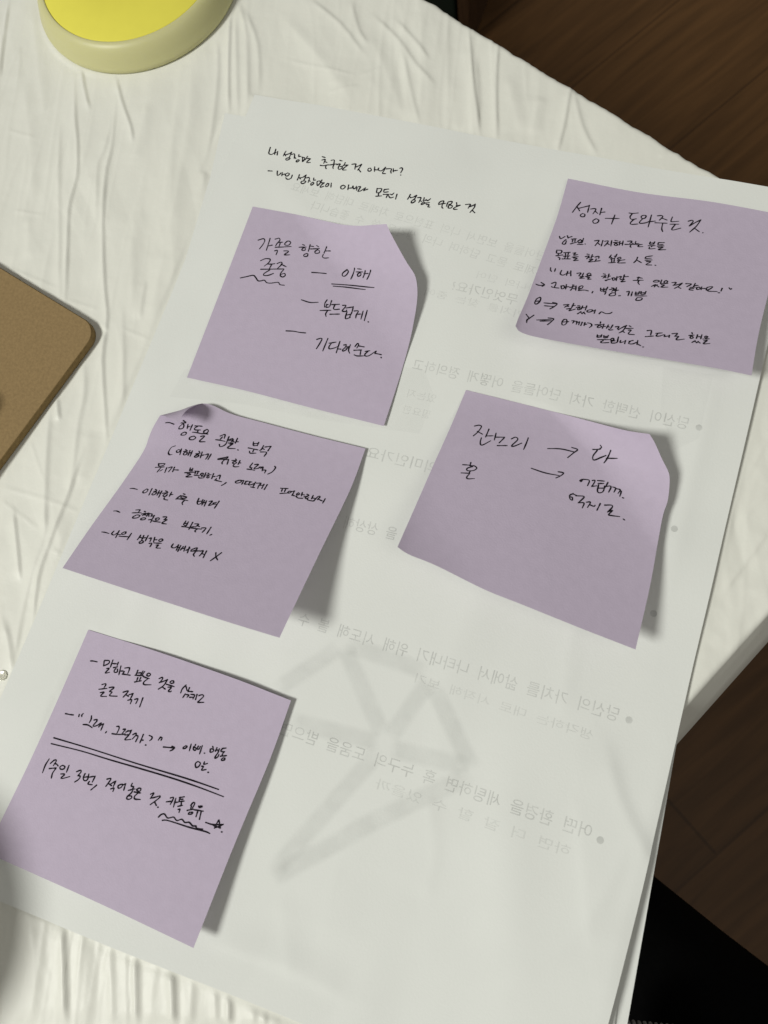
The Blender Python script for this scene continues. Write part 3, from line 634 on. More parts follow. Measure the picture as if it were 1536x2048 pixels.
        top=[(117.05, -98.4), (126.29, -98.32), (135.41, -98.24), (143.02, -98.2), (148.26, -98.29), (152.08, -98.58), (155.85, -98.97), (160.23, -99.55), (164.52, -100.22), (167.98, -100.8), (170.21, -101.15), (171.7, -101.34), (173.14, -101.49), (174.72, -101.63), (176.24, -101.72), (177.74, -101.83)],
        right=[(177.74, -101.83), (178.43, -102.34), (179.12, -102.86), (179.97, -103.61), (181.14, -104.82), (182.48, -106.29), (183.69, -107.61), (184.67, -108.59), (185.53, -109.41), (186.26, -110.23), (186.82, -110.95), (187.25, -111.67), (187.66, -112.79), (188.13, -114.63), (188.57, -116.9), (188.86, -119.14), (188.85, -120.65), (188.7, -122.12), (188.75, -125.22), (189.17, -131.11), (189.62, -138.79), (189.93, -146.43), (189.99, -153.5), (189.95, -160.47), (189.9, -167.3)],
        bottom=[(114.2, -159.28), (115.34, -159.66), (116.49, -160.03), (118.21, -160.37), (120.63, -160.56), (123.63, -160.72), (127.37, -161.08), (132.31, -161.84), (137.97, -162.81), (143.19, -163.62), (147.23, -164.06), (150.85, -164.32), (155.12, -164.64), (160.63, -165.13), (166.76, -165.66), (172.81, -166.16), (178.56, -166.57), (184.24, -166.94), (189.9, -167.3)],
        left=[(117.05, -98.4), (116.76, -103.31), (116.52, -108.27), (116.28, -113.3), (115.99, -118.3), (115.67, -123.28), (115.35, -128.42), (115.06, -133.94), (114.8, -139.61), (114.58, -145.03), (114.41, -149.97), (114.28, -154.66), (114.2, -159.28)],
        ink='1037,2043 1234,1932 1360,1984 1286,2340 1149,2644;1251,2314 1527,2412;1733,2016 1699,2539;1707,2463 2009,2347;1531,2631 1557,2916 1675,3044 1980,2660;2101,2151 2123,2575;2132,2392 2542,2254;2524,2296 2367,2668;2330,2837 2756,2685;2848,2257 3009,2100 3139,2195 2955,2601 3043,2625 3359,2327;3595,1948 3512,2646;4547,2259 5122,2099 5667,2050 5776,2030;5640,1845 5918,1854 5727,2109 5497,2440;7165,1190 7196,1285 7074,1416;6694,1573 7101,1420;6930,1526 6663,1895 6632,2088 6716,2117 6991,1904 7307,1681;7642,1301 7150,2114;7273,1842 7827,1669;1507,4166 1521,4303;1206,4418 1555,4325;1647,4361 1458,4539 1496,4666 1737,4572 1845,4389 1710,4302 1516,4375;1626,4651 1606,4764;1280,4889 1612,4783;1640,4786 1576,5021 1652,5095 1911,4974;4098,3504 4745,3535 5359,3458;5248,3286 5480,3260 5410,3451 5248,3628;6260,3361 6360,3257 6606,3188 6654,3262 6648,3487;6260,3361 6327,3398 6356,3246;6758,3158 6879,3109 6836,3408 6822,3446 7021,3329;6977,3070 7280,2980;7035,3199 7276,3101;7439,2976 7360,3312;7075,3245 7122,3570 7240,3614 7360,3471 7328,3202;7106,3421 7314,3332;7407,3200 7599,3121 7588,3436;7678,3120 7811,3127 7795,3347;7866,3135 8022,3135 7975,3334;8083,3172 8091,3443;8216,3460 8278,3460;6164,4100 6035,4233 6073,4401 6185,4435 6157,4306 6078,4307;6167,4117 6331,4142;6283,4162 6628,4051 6585,4221 6452,4459;6452,4459 6695,4370 6673,4639;6784,4290 6953,4220 6883,4521;6927,4352 7137,4355 7174,4279;7376,4104 7296,4498;7562,4117 7852,3997 7897,4098 7745,4399;7788,4352 7947,4226 7813,4490 7917,4494 8287,4400;8449,4452 8520,4481'),
    'writing': dict(z0=1.7,
        bl=0.8,
        br=6.5,
        rt=1.8,
        pw=1.2,
        top=[(19.72, -214.4), (28.34, -214.11), (36.84, -213.81), (45.69, -213.59), (55.45, -213.47), (65.5, -213.42), (74.53, -213.44), (81.91, -213.58), (88.36, -213.8), (94.74, -214.01)],
        right=[(94.74, -214.01), (94.72, -220.19), (94.73, -226.29), (94.58, -233.21), (94.17, -241.28), (93.62, -250.08), (93.15, -259.33), (92.81, -269.14), (92.55, -279.31), (92.32, -289.2)],
        bottom=[(15.92, -289.88), (58.43, -289.18), (92.32, -289.2)],
        left=[(19.72, -214.4), (19.48, -222.49), (19.26, -230.49), (19.01, -238.26), (18.73, -245.77), (18.41, -253.07), (18.04, -260.17), (17.54, -267.42), (16.99, -274.47), (16.54, -280.31), (16.27, -284.27), (16.1, -287.08), (15.92, -289.88)],
        ink='712,1247 849,1215 1036,1199;1331,1067 1397,1280;1331,1047 1544,997 1576,1112 1397,1280;1701,921 1723,1244;1708,1074 1942,1025;1577,1344 1690,1311 1603,1537 1780,1458;1986,936 1993,1088;1862,1222 2035,1133;1991,1223 1955,1330 2005,1392 2110,1342 2074,1218;2170,1056 2239,1438;2207,1275 2375,1225;2377,1090 2557,1018 2606,1080 2609,1271;2421,1231 2381,1377;2373,1360 2751,1304;2995,1002 2993,1231;2992,1136 3171,1063;3233,968 3194,1208;2956,1242 3335,1146;3124,1287 3136,1454;3254,1247 3247,1420;3059,1515 3332,1375;3471,1028 3531,972 3627,999 3583,1089 3475,1084 3483,1006;3315,962 3283,1124 3394,1185 3646,1183;3591,1200 3466,1390 3529,1484 3827,1399;4070,1051 4177,961 4225,1021 4144,1217;4155,1194 4316,1087 4452,968;4452,968 4389,1252 4217,1476;4338,1325 4528,1377;4657,960 4606,1033 4664,1071 4767,1020 4735,947 4639,966;4477,1168 4868,1156;4601,1260 4754,1230 4684,1402 4790,1406 4812,1361;5349,927 5249,1128 5247,1315;5377,993 5477,1129;5537,979 5534,1166;5563,1138 5751,1096;5460,1283 5415,1465;5449,1305 5626,1285 5589,1390;5703,1223 5879,1203 5869,1373;5697,1355 5859,1302;5973,1135 5991,1370;6066,1161 6196,1081 6278,1128 6166,1350 6140,1432 6391,1350;1673,2046 1806,1968 1849,2013 1822,2136;1630,2270 1968,2130;1750,2387 1910,2320 1833,2514 2101,2453;2046,2069 2224,1997 2248,2047 2136,2214 2263,2213 2215,2380 2561,2305;2744,2067 2924,1955 2947,2005 2838,2265;2920,2126 3062,2158;3049,2087 3210,1980;3210,1980 3182,2234;3095,2318 3252,2250 3271,2425;3373,2194 3511,2131 3504,2340;3708,2013 3730,2419;615,3676 806,3656 1008,3619;1246,3514 1270,3619;1406,3433 1371,3508 1406,3577;1809,3406 1862,3549 1847,3714;1608,3857 1832,3814 2072,3860;2001,3538 2104,3491 2147,3541 2073,3755 2138,3776 2269,3678 2328,3580;2368,3552 2341,3751;2376,3676 2478,3556;2493,3551 2496,3845;2765,3808 2744,3887;3101,3479 3194,3450 3250,3527 3245,3733;3037,3816 3250,3779 3452,3720;3432,3500 3539,3466 3492,3622 3480,3705 3611,3647;3608,3569 3682,3467;3656,3522 3819,3422;3813,3409 3799,3633;3616,3693 3784,3638 3703,3868 3956,3770;3945,3570 4055,3471 4088,3539 4010,3737;4095,3552 4206,3563 4200,3800;4394,3407 4401,3780;4393,3657 4502,3628;4656,3367 4802,3381 4827,3467 4769,3564;4664,3780 4715,3775;5163,3261 5125,3420;5155,3280 5243,3281 5243,3390;5458,3603 5935,3482;5802,3456 5942,3468 5896,3567 5806,3658;6376,3236 6298,3323 6311,3378 6398,3336 6437,3251 6362,3234;6564,3100 6606,3384;6751,3048 6751,3131;6710,3157 6747,3263 6846,3277 6830,3187 6742,3170;6894,3070 6885,3192 6963,3189;6983,3063 6974,3185;7048,3004 7079,3350;7254,3248 7285,3247;7476,2878 7538,2927;7426,3026 7491,2968;7438,3022 7485,3124 7588,3063 7562,2978 7451,2994;7680,2865 7678,3031;7659,2991 7762,2930;7800,2869 7806,3080;7794,3084 7761,3238 7803,3270 7875,3173 7871,3080;7907,2818 8058,2747;7919,2814 7898,2940 8064,2903;8024,2930 8013,3076;7960,3130 8208,3016;8100,3150 8056,3225 8098,3257 8189,3200 8172,3136 8080,3164;7130,3652 7079,3764 7164,3887 7262,3817 7272,3673 7153,3644;7416,3562 7437,3661 7568,3578;7370,3767 7458,3759 7438,3908 7618,3820;7731,3891 7776,3892;578,4772 2275,4687 4653,4590 6935,4431 8469,4351;584,5032 2086,4894 3518,4823 6102,4639 7469,4570 8787,4533;806,5642 763,5921 793,6258;946,5796 1059,5611 1156,5612 1122,5838;1126,5737 1239,5734 1342,5783;1000,6003 1298,5879;1289,5899 1241,6128 1289,6336;1523,5692 1439,5785 1500,5863 1630,5821 1650,5717 1520,5686;1800,5603 1824,5899;1613,6040 1743,5998 1782,6034 1705,6174 1784,6180 2054,6011;2249,5736 2384,5633 2449,5686 2378,5872;2386,5853 2505,5863 2483,6000 2371,6144;2655,5684 2655,5862 2761,5957 2868,5873 2823,5645;2680,5838 2858,5747;2872,5775 3122,5644;3138,5639 3126,5901;2984,5916 2987,6028 3176,5997;3371,5942 3214,6209;3688,5585 3832,5505 3852,5579 3780,5869;3852,5723 4021,5762;3938,5710 4087,5532;4103,5526 4098,5768;4030,5887 4157,5812 4174,5950;4370,5580 4288,5672 4346,5748 4442,5683 4449,5554 4368,5575;4463,5581 4560,5484;4560,5484 4607,5754;4835,5375 4837,5486 4960,5475;4966,5489 4939,5578;4795,5691 5048,5541;4989,5640 4959,5761 4874,5917 4884,6008 4991,6003 5073,5912 5023,5850 4914,5888;5124,5546 5205,5455 5296,5455 5291,5552 5175,5576 5132,5527;5071,5659 5240,5633 5356,5609;5247,5646 5169,5815 5233,5904 5468,5844;5789,5511 5881,5426 5903,5471 5854,5670;5861,5654 6022,5559 6198,5433;6198,5433 6211,5519 5965,5890;6087,5718 6235,5834;6311,5867 6348,5864;6666,5359 6781,5293 6799,5389 6780,5590;6570,5553 6823,5438;6897,5290 6954,5643;6923,5461 7075,5381;7025,5219 7221,5110;7068,5216 7090,5350 7284,5268;7070,5280 7214,5215;7183,5330 7235,5466;7114,5548 7297,5443;7180,5652 7255,5625 7271,5747;7621,5326 7672,5191 7751,5201 7738,5385;7657,5338 7680,5445;7560,5558 7784,5420;7689,5582 7671,5665 7795,5620 7818,5548 7689,5582;7942,5234 8006,5274 8101,5201 8029,5202 7960,5240;7820,5432 8229,5345;8002,5416 8028,5649;8143,5377 8211,5695;6521,6208 6583,6083 6710,6012 6888,6102 7013,6057 7139,5986 7323,6060 7500,5944 7677,6006 7851,5942 8044,6010 8185,5970 8246,6036 8507,5976;6733,6265 6906,6198 7383,6152 7947,6109 8629,6018 8860,6018;8504,5700 8834,5663 9243,5496;9236,5511 8944,5773;8951,5758 8976,5420;8988,5415 9188,5681;9182,5670 8844,5685;9283,5790 9323,5785'),
}

# ------------------------------------------------------------------ the stack of printed sheets
def sstep(x, a, b_):
    t = np.clip((x - a) / (b_ - a), 0, 1)
    return t * t * (3 - 2 * t)


# creases and buckles of the top sheet
PAGE_FOLDS = [
    ([(189.0, -194.9), (197.4, -209.9), (208.7, -223.2), (213.5, -236.9)], 0.3, 11, 2.5),
    ([(142.1, -223.1), (150.2, -241.3), (150.9, -255.6)], 0.2, 8, 3),
    ([(185.5, -212.6), (195.0, -238.1), (200.0, -251.5)], 0.18, 3, 9),
    ([(192.7, -70.2), (193.7, -98.6), (195.6, -145.5)], 0.22, 9, 4),
    ([(170.4, -159.9), (175.6, -193.2)], 0.18, 8, 4),
    ([(92.4, -288.8), (117.4, -287.4), (140.0, -288.3)], 0.22, 2.0, 6),
    ([(110.6, -268.9), (120.7, -289.7)], 0.16, 6, 5),
    ([(64.1, -68.2), (34.6, -41.1), (13.9, -30.2)], 0.12, 8, 8),
    ([(142.0, -131.2), (138.6, -186.4), (145.2, -228.1)], 0.22, 14, 10),
    ([(28.2, -164.6), (32.4, -206.9), (17.8, -239.3)], 0.2, 10, 8),
    ([(206.8, -191.8), (206.1, -235.5), (206.1, -268.0)], 0.25, 12, 4),
    ([(123.0, -239.0), (127.2, -278.7)], 0.2, 12, 9),
    ([(203.8, -215.0), (195.0, -247.9), (178.7, -267.7)], 0.16, 5, 3),
]


def page_base(x, y):
    z = 1.15 + .9 * sstep(x, 110, 205) + 2.6 * sstep(x, 150, 212) * sstep(-y, 170, 290)
    z = z + .55 * np.sin(x / 31. + .6) * np.sin(y / 47. + 1.1) + .30 * np.sin(x / 15.5 - y / 40. + 2) * sstep(-y, 60, 140)
    # shallow buckles where the lower sheets press up
    z = z + 1.0 * np.exp(-((x - 172 + (y + 235) * .25) / 9) ** 2 - ((y + 238) / 28) ** 2)
    z = z + .7 * np.exp(-((x - 120) / 14) ** 2 - ((y + 262) / 20) ** 2) + .6 * np.exp(-((x - 60) / 16) ** 2 - ((y + 200) / 24) ** 2)
    z = z + .10 * value_noise(x, y, 13, 24, 31) + .22 * value_noise(x, y, 34, 42, 32)
    return np.maximum(z, .75 + 0 * z)


# heights of the top sheet on a 1 mm grid, looked up for everything lying on it
_gx, _gy = np.meshgrid(np.arange(-12., 226), np.arange(-312., 12), indexing='ij')
_GZ = page_base(_gx, _gy) + 1.35 * fold_field(_gx, _gy, PAGE_FOLDS)

# the sheet lies under the notes stuck to it
for n in NOTES.values():
    P = note_surface(n, *np.meshgrid(np.linspace(0, 1, 260), np.linspace(0, 1, 260))).reshape(-1, 3)
    for di in (0, 1):
        for dj in (0, 1):
            i, j = np.floor(P[:, 0]).astype(int) + 12 + di, np.floor(P[:, 1]).astype(int) + 312 + dj
            ok = (i >= 0) & (i < _GZ.shape[0]) & (j >= 0) & (j < _GZ.shape[1])
            np.minimum.at(_GZ, (i[ok], j[ok]), P[ok, 2] - .28)


def page_z(x, y):
    x, y = np.asarray(x, float), np.asarray(y, float)
    u, v = np.clip(x + 12, 0, 236.999), np.clip(y + 312, 0, 322.999)
    i, j = u.astype(int), v.astype(int)
    u, v = u - i, v - j
    return (_GZ[i, j] * (1 - u) + _GZ[i + 1, j] * u) * (1 - v) + (_GZ[i, j + 1] * (1 - u) + _GZ[i + 1, j + 1] * u) * v


def sheet(name, left, right, top, bottom, zf, label):
    nu, nv = 190, 260
    u, v = np.meshgrid(np.linspace(0, 1, nu), np.linspace(0, 1, nv))
    lx, rx = np.interp(v, *left), np.interp(v, *right)
    x = lx + (rx - lx) * u
    ty, by = np.interp(u, *top), np.interp(u, *bottom)
    y = ty + (by - ty) * v
    o = mesh_obj(name, np.stack([x, y, zf(x, y)], -1).reshape(-1, 3), grid_faces(nv, nu), M_PAPER)
    return tag(o, label, 'paper sheet', 'stacked paper sheets')


page = sheet('paper_sheet', ([0, 1], [0, -.6]), ([0, .2, .4, .6, .8, 1], [207.0, 207.3, 208.2, 208.9, 209.3, 208.4]), ([0, .5, 1], [0, .4, .3]), ([0, .15, .4, 1], [-302.5, -301.6, -300.2, -297.0]), page_z,
             'uppermost white paper sheet, with two handwritten lines and mirrored print showing through')
sheet('paper_sheet', ([0, .1, .3, 1], [-9.2, -4.3, 1.5, 2]), ([0, .5, .62, .75, .9, 1], [205, 206.5, 209.4, 211.8, 214.6, 216.3]), ([0, 1], [-10.3, -6]), ([0, 1], [-296, -294]),
      lambda x, y: .32 + .2 * sstep(x, 150, 205) + 0 * y, 'bottom white paper sheet of the stack, its blank edge poking out farthest')
sheet('paper_sheet', ([0, 1], [1.5, 1.5]), ([0, .6, .8, .92, 1], [204, 206, 208.2, 211.6, 214.0]), ([0, 1], [-4, -4]), ([0, 1], [-297, -294.5]),
      lambda x, y: .52 + .3 * sstep(x, 150, 205) + .9 * sstep(x, 160, 212) * sstep(-y, 180, 290), 'middle white paper sheet, only a thin sliver showing at lower right')


# ------------------------------------------------------------------ pen strokes
def ribbon(strokes, w, place, lift=.05):
    """flat inked ribbons along the strokes; place(x, y, lift) puts them on the paper"""
    V, F = [], []
    base = 0
    for si, s in enumerate(strokes):
        P = crom(s, 5) if len(s) > 2 else crom(s, 6)
        if np.linalg.norm(P[-1] - P[0]) + np.linalg.norm(P[len(P) // 2] - P[0]) < 1e-6:
            continue
        d = np.gradient(P, axis=0)
        d /= np.linalg.norm(d, axis=1)[:, None] + 1e-9
        nrm = np.stack([-d[:, 1], d[:, 0]], 1)
        n = len(P)
        t = np.linspace(0, 1, n)
        wv = w * (1 + .16 * np.sin(t * 7 + si) + rng.normal(0, .03, n)) * np.where(t > .8, 1 - (t - .8) * 1.1, 1) / 2
        # round ends
        P = np.vstack([P[0] - d[0] * w * .36, P, P[-1] + d[-1] * w * .3])
        nrm = np.vstack([nrm[:1], nrm, nrm[-1:]])
        wv = np.r_[wv[0] * .55, wv, wv[-1] * .5]
        n += 2
        a, b_ = P + nrm * wv[:, None], P - nrm * wv[:, None]
        Q = np.stack([a, P, b_], 1).reshape(-1, 2)
        V.append(place(Q[:, 0], Q[:, 1], lift + .0015 * (si % 20)))
        i = np.arange(n - 1) * 3 + base
        F.append(np.stack([i, i + 1, i + 4, i + 3], 1))
        F.append(np.stack([i + 1, i + 2, i + 5, i + 4], 1))
        base += 3 * n
    return np.vstack(V), np.vstack(F)


def strokes_of(text, div):
    return [np.array([[int(q) for q in p_.split(',')] for p_ in s.split()], float) / div for s in text.split(';')]


def on_page(x, y, lift):
    return np.stack([x, y, page_z(x, y) + lift], -1)


# handwriting on the sheet, hundredths of a millimetre
INK = '1518,-2185 1531,-2339 1557,-2458 1646,-2490 1724,-2442 1777,-2327 1764,-2215;1764,-2215 1768,-2329 1802,-2462;1782,-2408 1832,-2346;1871,-2296 1908,-2474;2186,-2217 2169,-2324 2158,-2450;2167,-2345 2255,-2429;2211,-2387 2335,-2308 2416,-2218;2421,-2207 2417,-2352 2412,-2467;2412,-2467 2317,-2519 2308,-2572 2362,-2591 2436,-2534 2463,-2476;2460,-2312 2546,-2262 2592,-2335 2619,-2463;2595,-2396 2690,-2447;2741,-2250 2755,-2340;2755,-2340 2848,-2310;2749,-2506 2740,-2560 2777,-2582 2833,-2529 2833,-2477 2772,-2491 2752,-2516;2902,-2328 2947,-2401 2983,-2526;2918,-2346 3012,-2345 3018,-2467 2983,-2526;3102,-2254 3068,-2395 3043,-2431;3089,-2349 3253,-2334;3253,-2334 3163,-2476 3189,-2522 3299,-2487;1810,-3211 1981,-3185;2170,-3127 2196,-3224 2240,-3316 2315,-3238 2329,-3173;2378,-3152 2413,-3297;2396,-3250 2519,-3172;2592,-3115 2526,-3191 2559,-3255 2637,-3237 2667,-3139 2592,-3115;2586,-3330 2651,-3377 2741,-3366 2791,-3294;2798,-3160 2806,-3311;3062,-3081 3068,-3202 3060,-3335;3073,-3190 3173,-3259;3130,-3218 3247,-3151 3326,-3032;3329,-3042 3326,-3215 3313,-3309;3313,-3309 3237,-3357 3257,-3413 3328,-3427 3397,-3361 3403,-3299 3324,-3313;3373,-3164 3462,-3124 3508,-3174 3510,-3335;3493,-3238 3579,-3269;3659,-3100 3684,-3195;3692,-3193 3758,-3168;3693,-3274 3636,-3347 3647,-3405 3693,-3405 3736,-3315 3686,-3280;3835,-3202 3853,-3278 3907,-3377 3956,-3305 3971,-3191 3892,-3179 3842,-3220;3996,-3105 3982,-3249;4005,-3234 4125,-3207;4125,-3207 4036,-3348 4045,-3426 4157,-3350;4260,-3196 4213,-3298 4250,-3350 4308,-3306 4310,-3205 4250,-3219;4394,-3156 4439,-3337;3663,-2149 3806,-2159;3702,-2293 3822,-2239 3823,-2350 3822,-2419;3842,-2332 3938,-2352;3720,-2525 3854,-2509 4017,-2432;3943,-2475 3952,-2570 4005,-2614;4059,-2228 4172,-2190 4209,-2334 4204,-2390;3986,-2452 4145,-2403 4319,-2323;4235,-2369 4224,-2482 4262,-2556;4387,-2156 4489,-2161;4333,-2362 4436,-2297 4473,-2331;4449,-2336 4436,-2477 4493,-2533 4573,-2474 4569,-2392 4488,-2410;4628,-2200 4617,-2312 4584,-2361;4610,-2328 4769,-2279;4769,-2279 4643,-2458 4642,-2527 4769,-2499;4899,-2222 5046,-2176 5058,-2284 5085,-2401;5078,-2307 5176,-2230 5268,-2133;5268,-2133 5237,-2299 5203,-2416;5240,-2380 5344,-2466;5657,-2219 5581,-2250 5583,-2331 5654,-2356 5706,-2290 5657,-2219;5785,-2122 5842,-2328;5828,-2249 5944,-2229;5944,-2229 5952,-2140 5970,-2231 6093,-2231 6170,-2092;6191,-2046 6180,-2198 6161,-2325 6280,-2312;6239,-2117 6350,-2079 6434,-2074 6444,-2180 6481,-2254;6498,-2046 6544,-2185;6527,-2135 6678,-2074;6733,-1980 6793,-1940 6848,-1995 6828,-2122 6829,-2162;6850,-2239 6865,-2257;4880,-3143 4805,-3214 4836,-3302 4921,-3297 4971,-3190 4880,-3143;5072,-3086 5107,-3295;5097,-3230 5242,-3183;5242,-3183 5246,-3087 5297,-3198 5361,-3170 5377,-3071;5413,-3104 5438,-3247;5455,-3081 5535,-3063 5516,-3189 5508,-3272 5602,-3223 5687,-3109;5731,-3059 5705,-3200;5712,-3185 5841,-3093;6170,-2981 6199,-3154;6175,-2997 6341,-2959 6322,-3126 6204,-3169;6281,-3136 6318,-3290;6222,-3312 6436,-3246;6447,-2968 6605,-2909;6447,-2968 6468,-3077 6628,-3024;6471,-3173 6690,-3123;6636,-3136 6626,-3284;6726,-3099 6791,-3117 6848,-3023;6678,-3175 6776,-3250 6889,-3191;6972,-3043 6987,-3266;7467,-2946 7447,-3064 7425,-3175;7451,-3031 7529,-3093;7511,-3081 7623,-3024 7694,-2927;7712,-2939 7674,-3092 7621,-3153;7621,-3153 7591,-3240 7633,-3279 7721,-3194 7702,-3134 7624,-3162;7768,-3023 7889,-2995 7883,-3109 7871,-3208;7887,-3124 7964,-3138;8011,-2967 8013,-3111;8017,-3078 8111,-3056;8050,-3135 7988,-3213 7989,-3261 8074,-3209 8081,-3143;8102,-3026 8170,-3059 8252,-2953;8069,-3194 8261,-3118;8164,-3220 8276,-3211 8246,-3297 8331,-3294;8671,-2960 8609,-3038 8615,-3101 8739,-3040 8751,-2941 8671,-2960;8606,-3119 8846,-3015;8739,-3088 8759,-3195 8817,-3245;8920,-2934 8908,-3033 8914,-3143;8934,-2931 9049,-2889 9050,-2984 8966,-3036;9033,-3020 8976,-3113 9012,-3184 9101,-3148 9117,-3064 9028,-3053;9222,-2897 9268,-2998;9250,-3034 9387,-2970;9387,-2970 9207,-3123 9212,-3185 9331,-3158;9563,-2898 9730,-2843 9718,-2941 9701,-3025;9735,-2953 9836,-2867 9897,-2789;9897,-2789 9903,-2946 9816,-3172;9868,-3065 9991,-3147'
V, F = ribbon(strokes_of(INK, 100.), .46, on_page)
mesh_obj('handwriting', V, F, M_INK, page)


def text_mesh(body, size):
    cu = bpy.data.curves.new('text', 'FONT')
    cu.body = body
    cu.size = size
    cu.resolution_u = 3
    o = bpy.data.objects.new('text', cu)
    COL.objects.link(o)
    dg = bpy.context.evaluated_depsgraph_get()
    dg.update()
    me = o.evaluated_get(dg).to_mesh()
    me.calc_loop_triangles()
    V = np.array([v.co[:] for v in me.vertices])[:, :2]
    F = np.array([t.vertices[:] for t in me.loop_triangles])
    o.evaluated_get(dg).to_mesh_clear()
    bpy.data.objects.remove(o)
    bpy.data.curves.remove(cu)
    return V, F


def print_lines(name, lines, mat, lift):
    """print on the back of the sheet: lines run mirrored, from their right-hand start to the left"""
    for body, xr, yr, xl, yl, size in lines:
        V, F = text_mesh(body, size)
        V = V - [V[:, 0].min(), size * .37]
        L_ = math.hypot(xl - xr, yl - yr)
        V[:, 0] *= L_ / V[:, 0].max()
        d = np.array([xl - xr, yl - yr]) / L_
        up = np.array([-d[1], d[0]])
        up = up if up[1] > 0 else -up
        P = np.array([xr, yr]) + V[:, :1] * d + V[:, 1:] * up
        mesh_obj(name, on_page(P[:, 0], P[:, 1], lift), F, mat, page, smooth=False)


print_lines('printed_text', [
    ('당신이  선택한  가치  단어들을  어떻게  정의하고', 189.5, -90.8, 96.5, -93.8, 4.8),
    ('의미인가요', 115.9, -127.6, 91, -128.3, 4.8),
    ('을  상상해', 109.9, -152.9, 91.6, -153.8, 4.8),
    ('당신의  가치를  삶에서  나타내기  위해  시도해  볼  수  있', 191.5, -186.4, 80.6, -188.9, 4.8),
    ('어떤  환경을  세팅하면  혹  누구의  도움을  받으면', 192.3, -220.9, 94.1, -223.0, 4.8),
    ('무엇인가요?', 124.5, -61.5, 100.7, -61.4, 4.8)], M_PRINT, .06)
print_lines('pale_printed_text', [
    ('단어들을  보면서  나의  표현으로  차례로  대답해  보세요', 129, -43.0, 29.5, -36.2, 4.3),
    ('실제로  묻고  답하며  나의  생각을  쓸  수  좋습니다', 131, -49.5, 39.5, -42.2, 4.3),
    ('하나의  단어', 130, -56.0, 108, -55.2, 3.4),
    ('가치를  찾는  중에', 128, -66.5, 92, -66.0, 3.4),
    ('생각하는  대로  시작해  보기', 186, -194.6, 130, -195.0, 3.4),
    ('하면  더  잘  할  수  있을까', 188, -228.0, 128, -229.0, 3.6),
    ('있는지', 108, -104, 98, -104.4, 3.4), ('필요한', 108, -110, 98, -110.3, 3.4)], M_PRINT_PALE, .06)
for x, y in ((193.0, -91.3), (193.6, -125.9), (194.0, -153.6), (194.8, -186.8), (195.1, -222.0)):
    a = np.linspace(0, 2 * math.pi, 20, endpoint=False)
    mesh_obj('printed_bullet', on_page(x + 1.05 * np.cos(a), y + 1.05 * np.sin(a), .06), [list(range(20))], M_PRINT, page, smooth=False)
# broad grey strokes of a drawing on the sheet below, showing through
STAR = [[(105.45, -193.15), (124.67, -213.81)], [(134.23, -194.96), (128.17, -213.89)], [(135.94, -195.68), (154.08, -214.71)], [(152.36, -215.3), (129.77, -217.75)], [(124.22, -217.43), (97.51, -219.9)], [(125.96, -219.67), (106.22, -263.8)], [(154.35, -217.67), (132.44, -238.06)], [(132.44, -238.06), (107.59, -264.35)], [(106.7, -191.75), (131.86, -192.17)], [(102.86, -194.66), (89.37, -211.5)]]
V, F, A = [], [], []
n_s = 0
PROFILE = ((-1, 0), (-.78, .45), (-.5, 1), (0, 1), (.5, 1), (.78, .45), (1, 0))     # ink fades towards the sides
for i, s in enumerate(STAR):
    P = crom(s, 12)
    d = np.gradient(P, axis=0)
    d /= np.linalg.norm(d, axis=1)[:, None]
    P[0] -= d[0] * 1.5
    P[-1] += d[-1] * 1.5
    nn = np.stack([-d[:, 1], d[:, 0]], 1)
    Q = np.concatenate([P[:, None] + nn[:, None] * (k_ * 3.5) for k_, _ in PROFILE], 1).reshape(-1, 2)
    V.append(on_page(Q[:, 0], Q[:, 1], .024 + .002 * i))
    end = np.ones(len(P))
    end[[0, -1]] = 0
    A.append((end[:, None] * np.array([a_ for _, a_ in PROFILE])).ravel())
    F.append(grid_faces(len(P), 7) + n_s)
    n_s += 7 * len(P)
drawing = mesh_obj('printed_drawing', np.vstack(V), np.vstack(F), M_STAR, page, smooth=False)
at = drawing.data.attributes.new('ink', 'FLOAT', 'POINT')
at.data.foreach_set('value', np.concatenate(A).astype(np.float32))

# pale tinted panels printed on the back
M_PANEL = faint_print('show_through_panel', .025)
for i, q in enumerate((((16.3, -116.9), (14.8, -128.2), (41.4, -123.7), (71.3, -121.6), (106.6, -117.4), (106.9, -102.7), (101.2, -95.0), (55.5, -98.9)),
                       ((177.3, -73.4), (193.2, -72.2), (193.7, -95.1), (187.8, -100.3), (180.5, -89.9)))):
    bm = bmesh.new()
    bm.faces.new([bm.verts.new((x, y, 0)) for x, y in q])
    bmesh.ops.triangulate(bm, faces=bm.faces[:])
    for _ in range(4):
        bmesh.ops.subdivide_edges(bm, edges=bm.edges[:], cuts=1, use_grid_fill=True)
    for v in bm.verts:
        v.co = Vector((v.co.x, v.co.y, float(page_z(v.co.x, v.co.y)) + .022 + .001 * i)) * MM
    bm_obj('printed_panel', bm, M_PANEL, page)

# ------------------------------------------------------------------ sticky notes
LABELS = {
    'respect': 'purple sticky note with curled upper right corner, a wavy underline and a double underline',
    'growth': 'purple sticky note at upper right, densely filled with writing and double arrows',
    'behaviour': 'purple sticky note with folded upper left corner and six lines of writing',
    'nagging': 'mostly blank purple sticky note with two single arrows and a few large words',
    'writing': 'purple sticky note crossed by two long parallel lines, with a small star'}


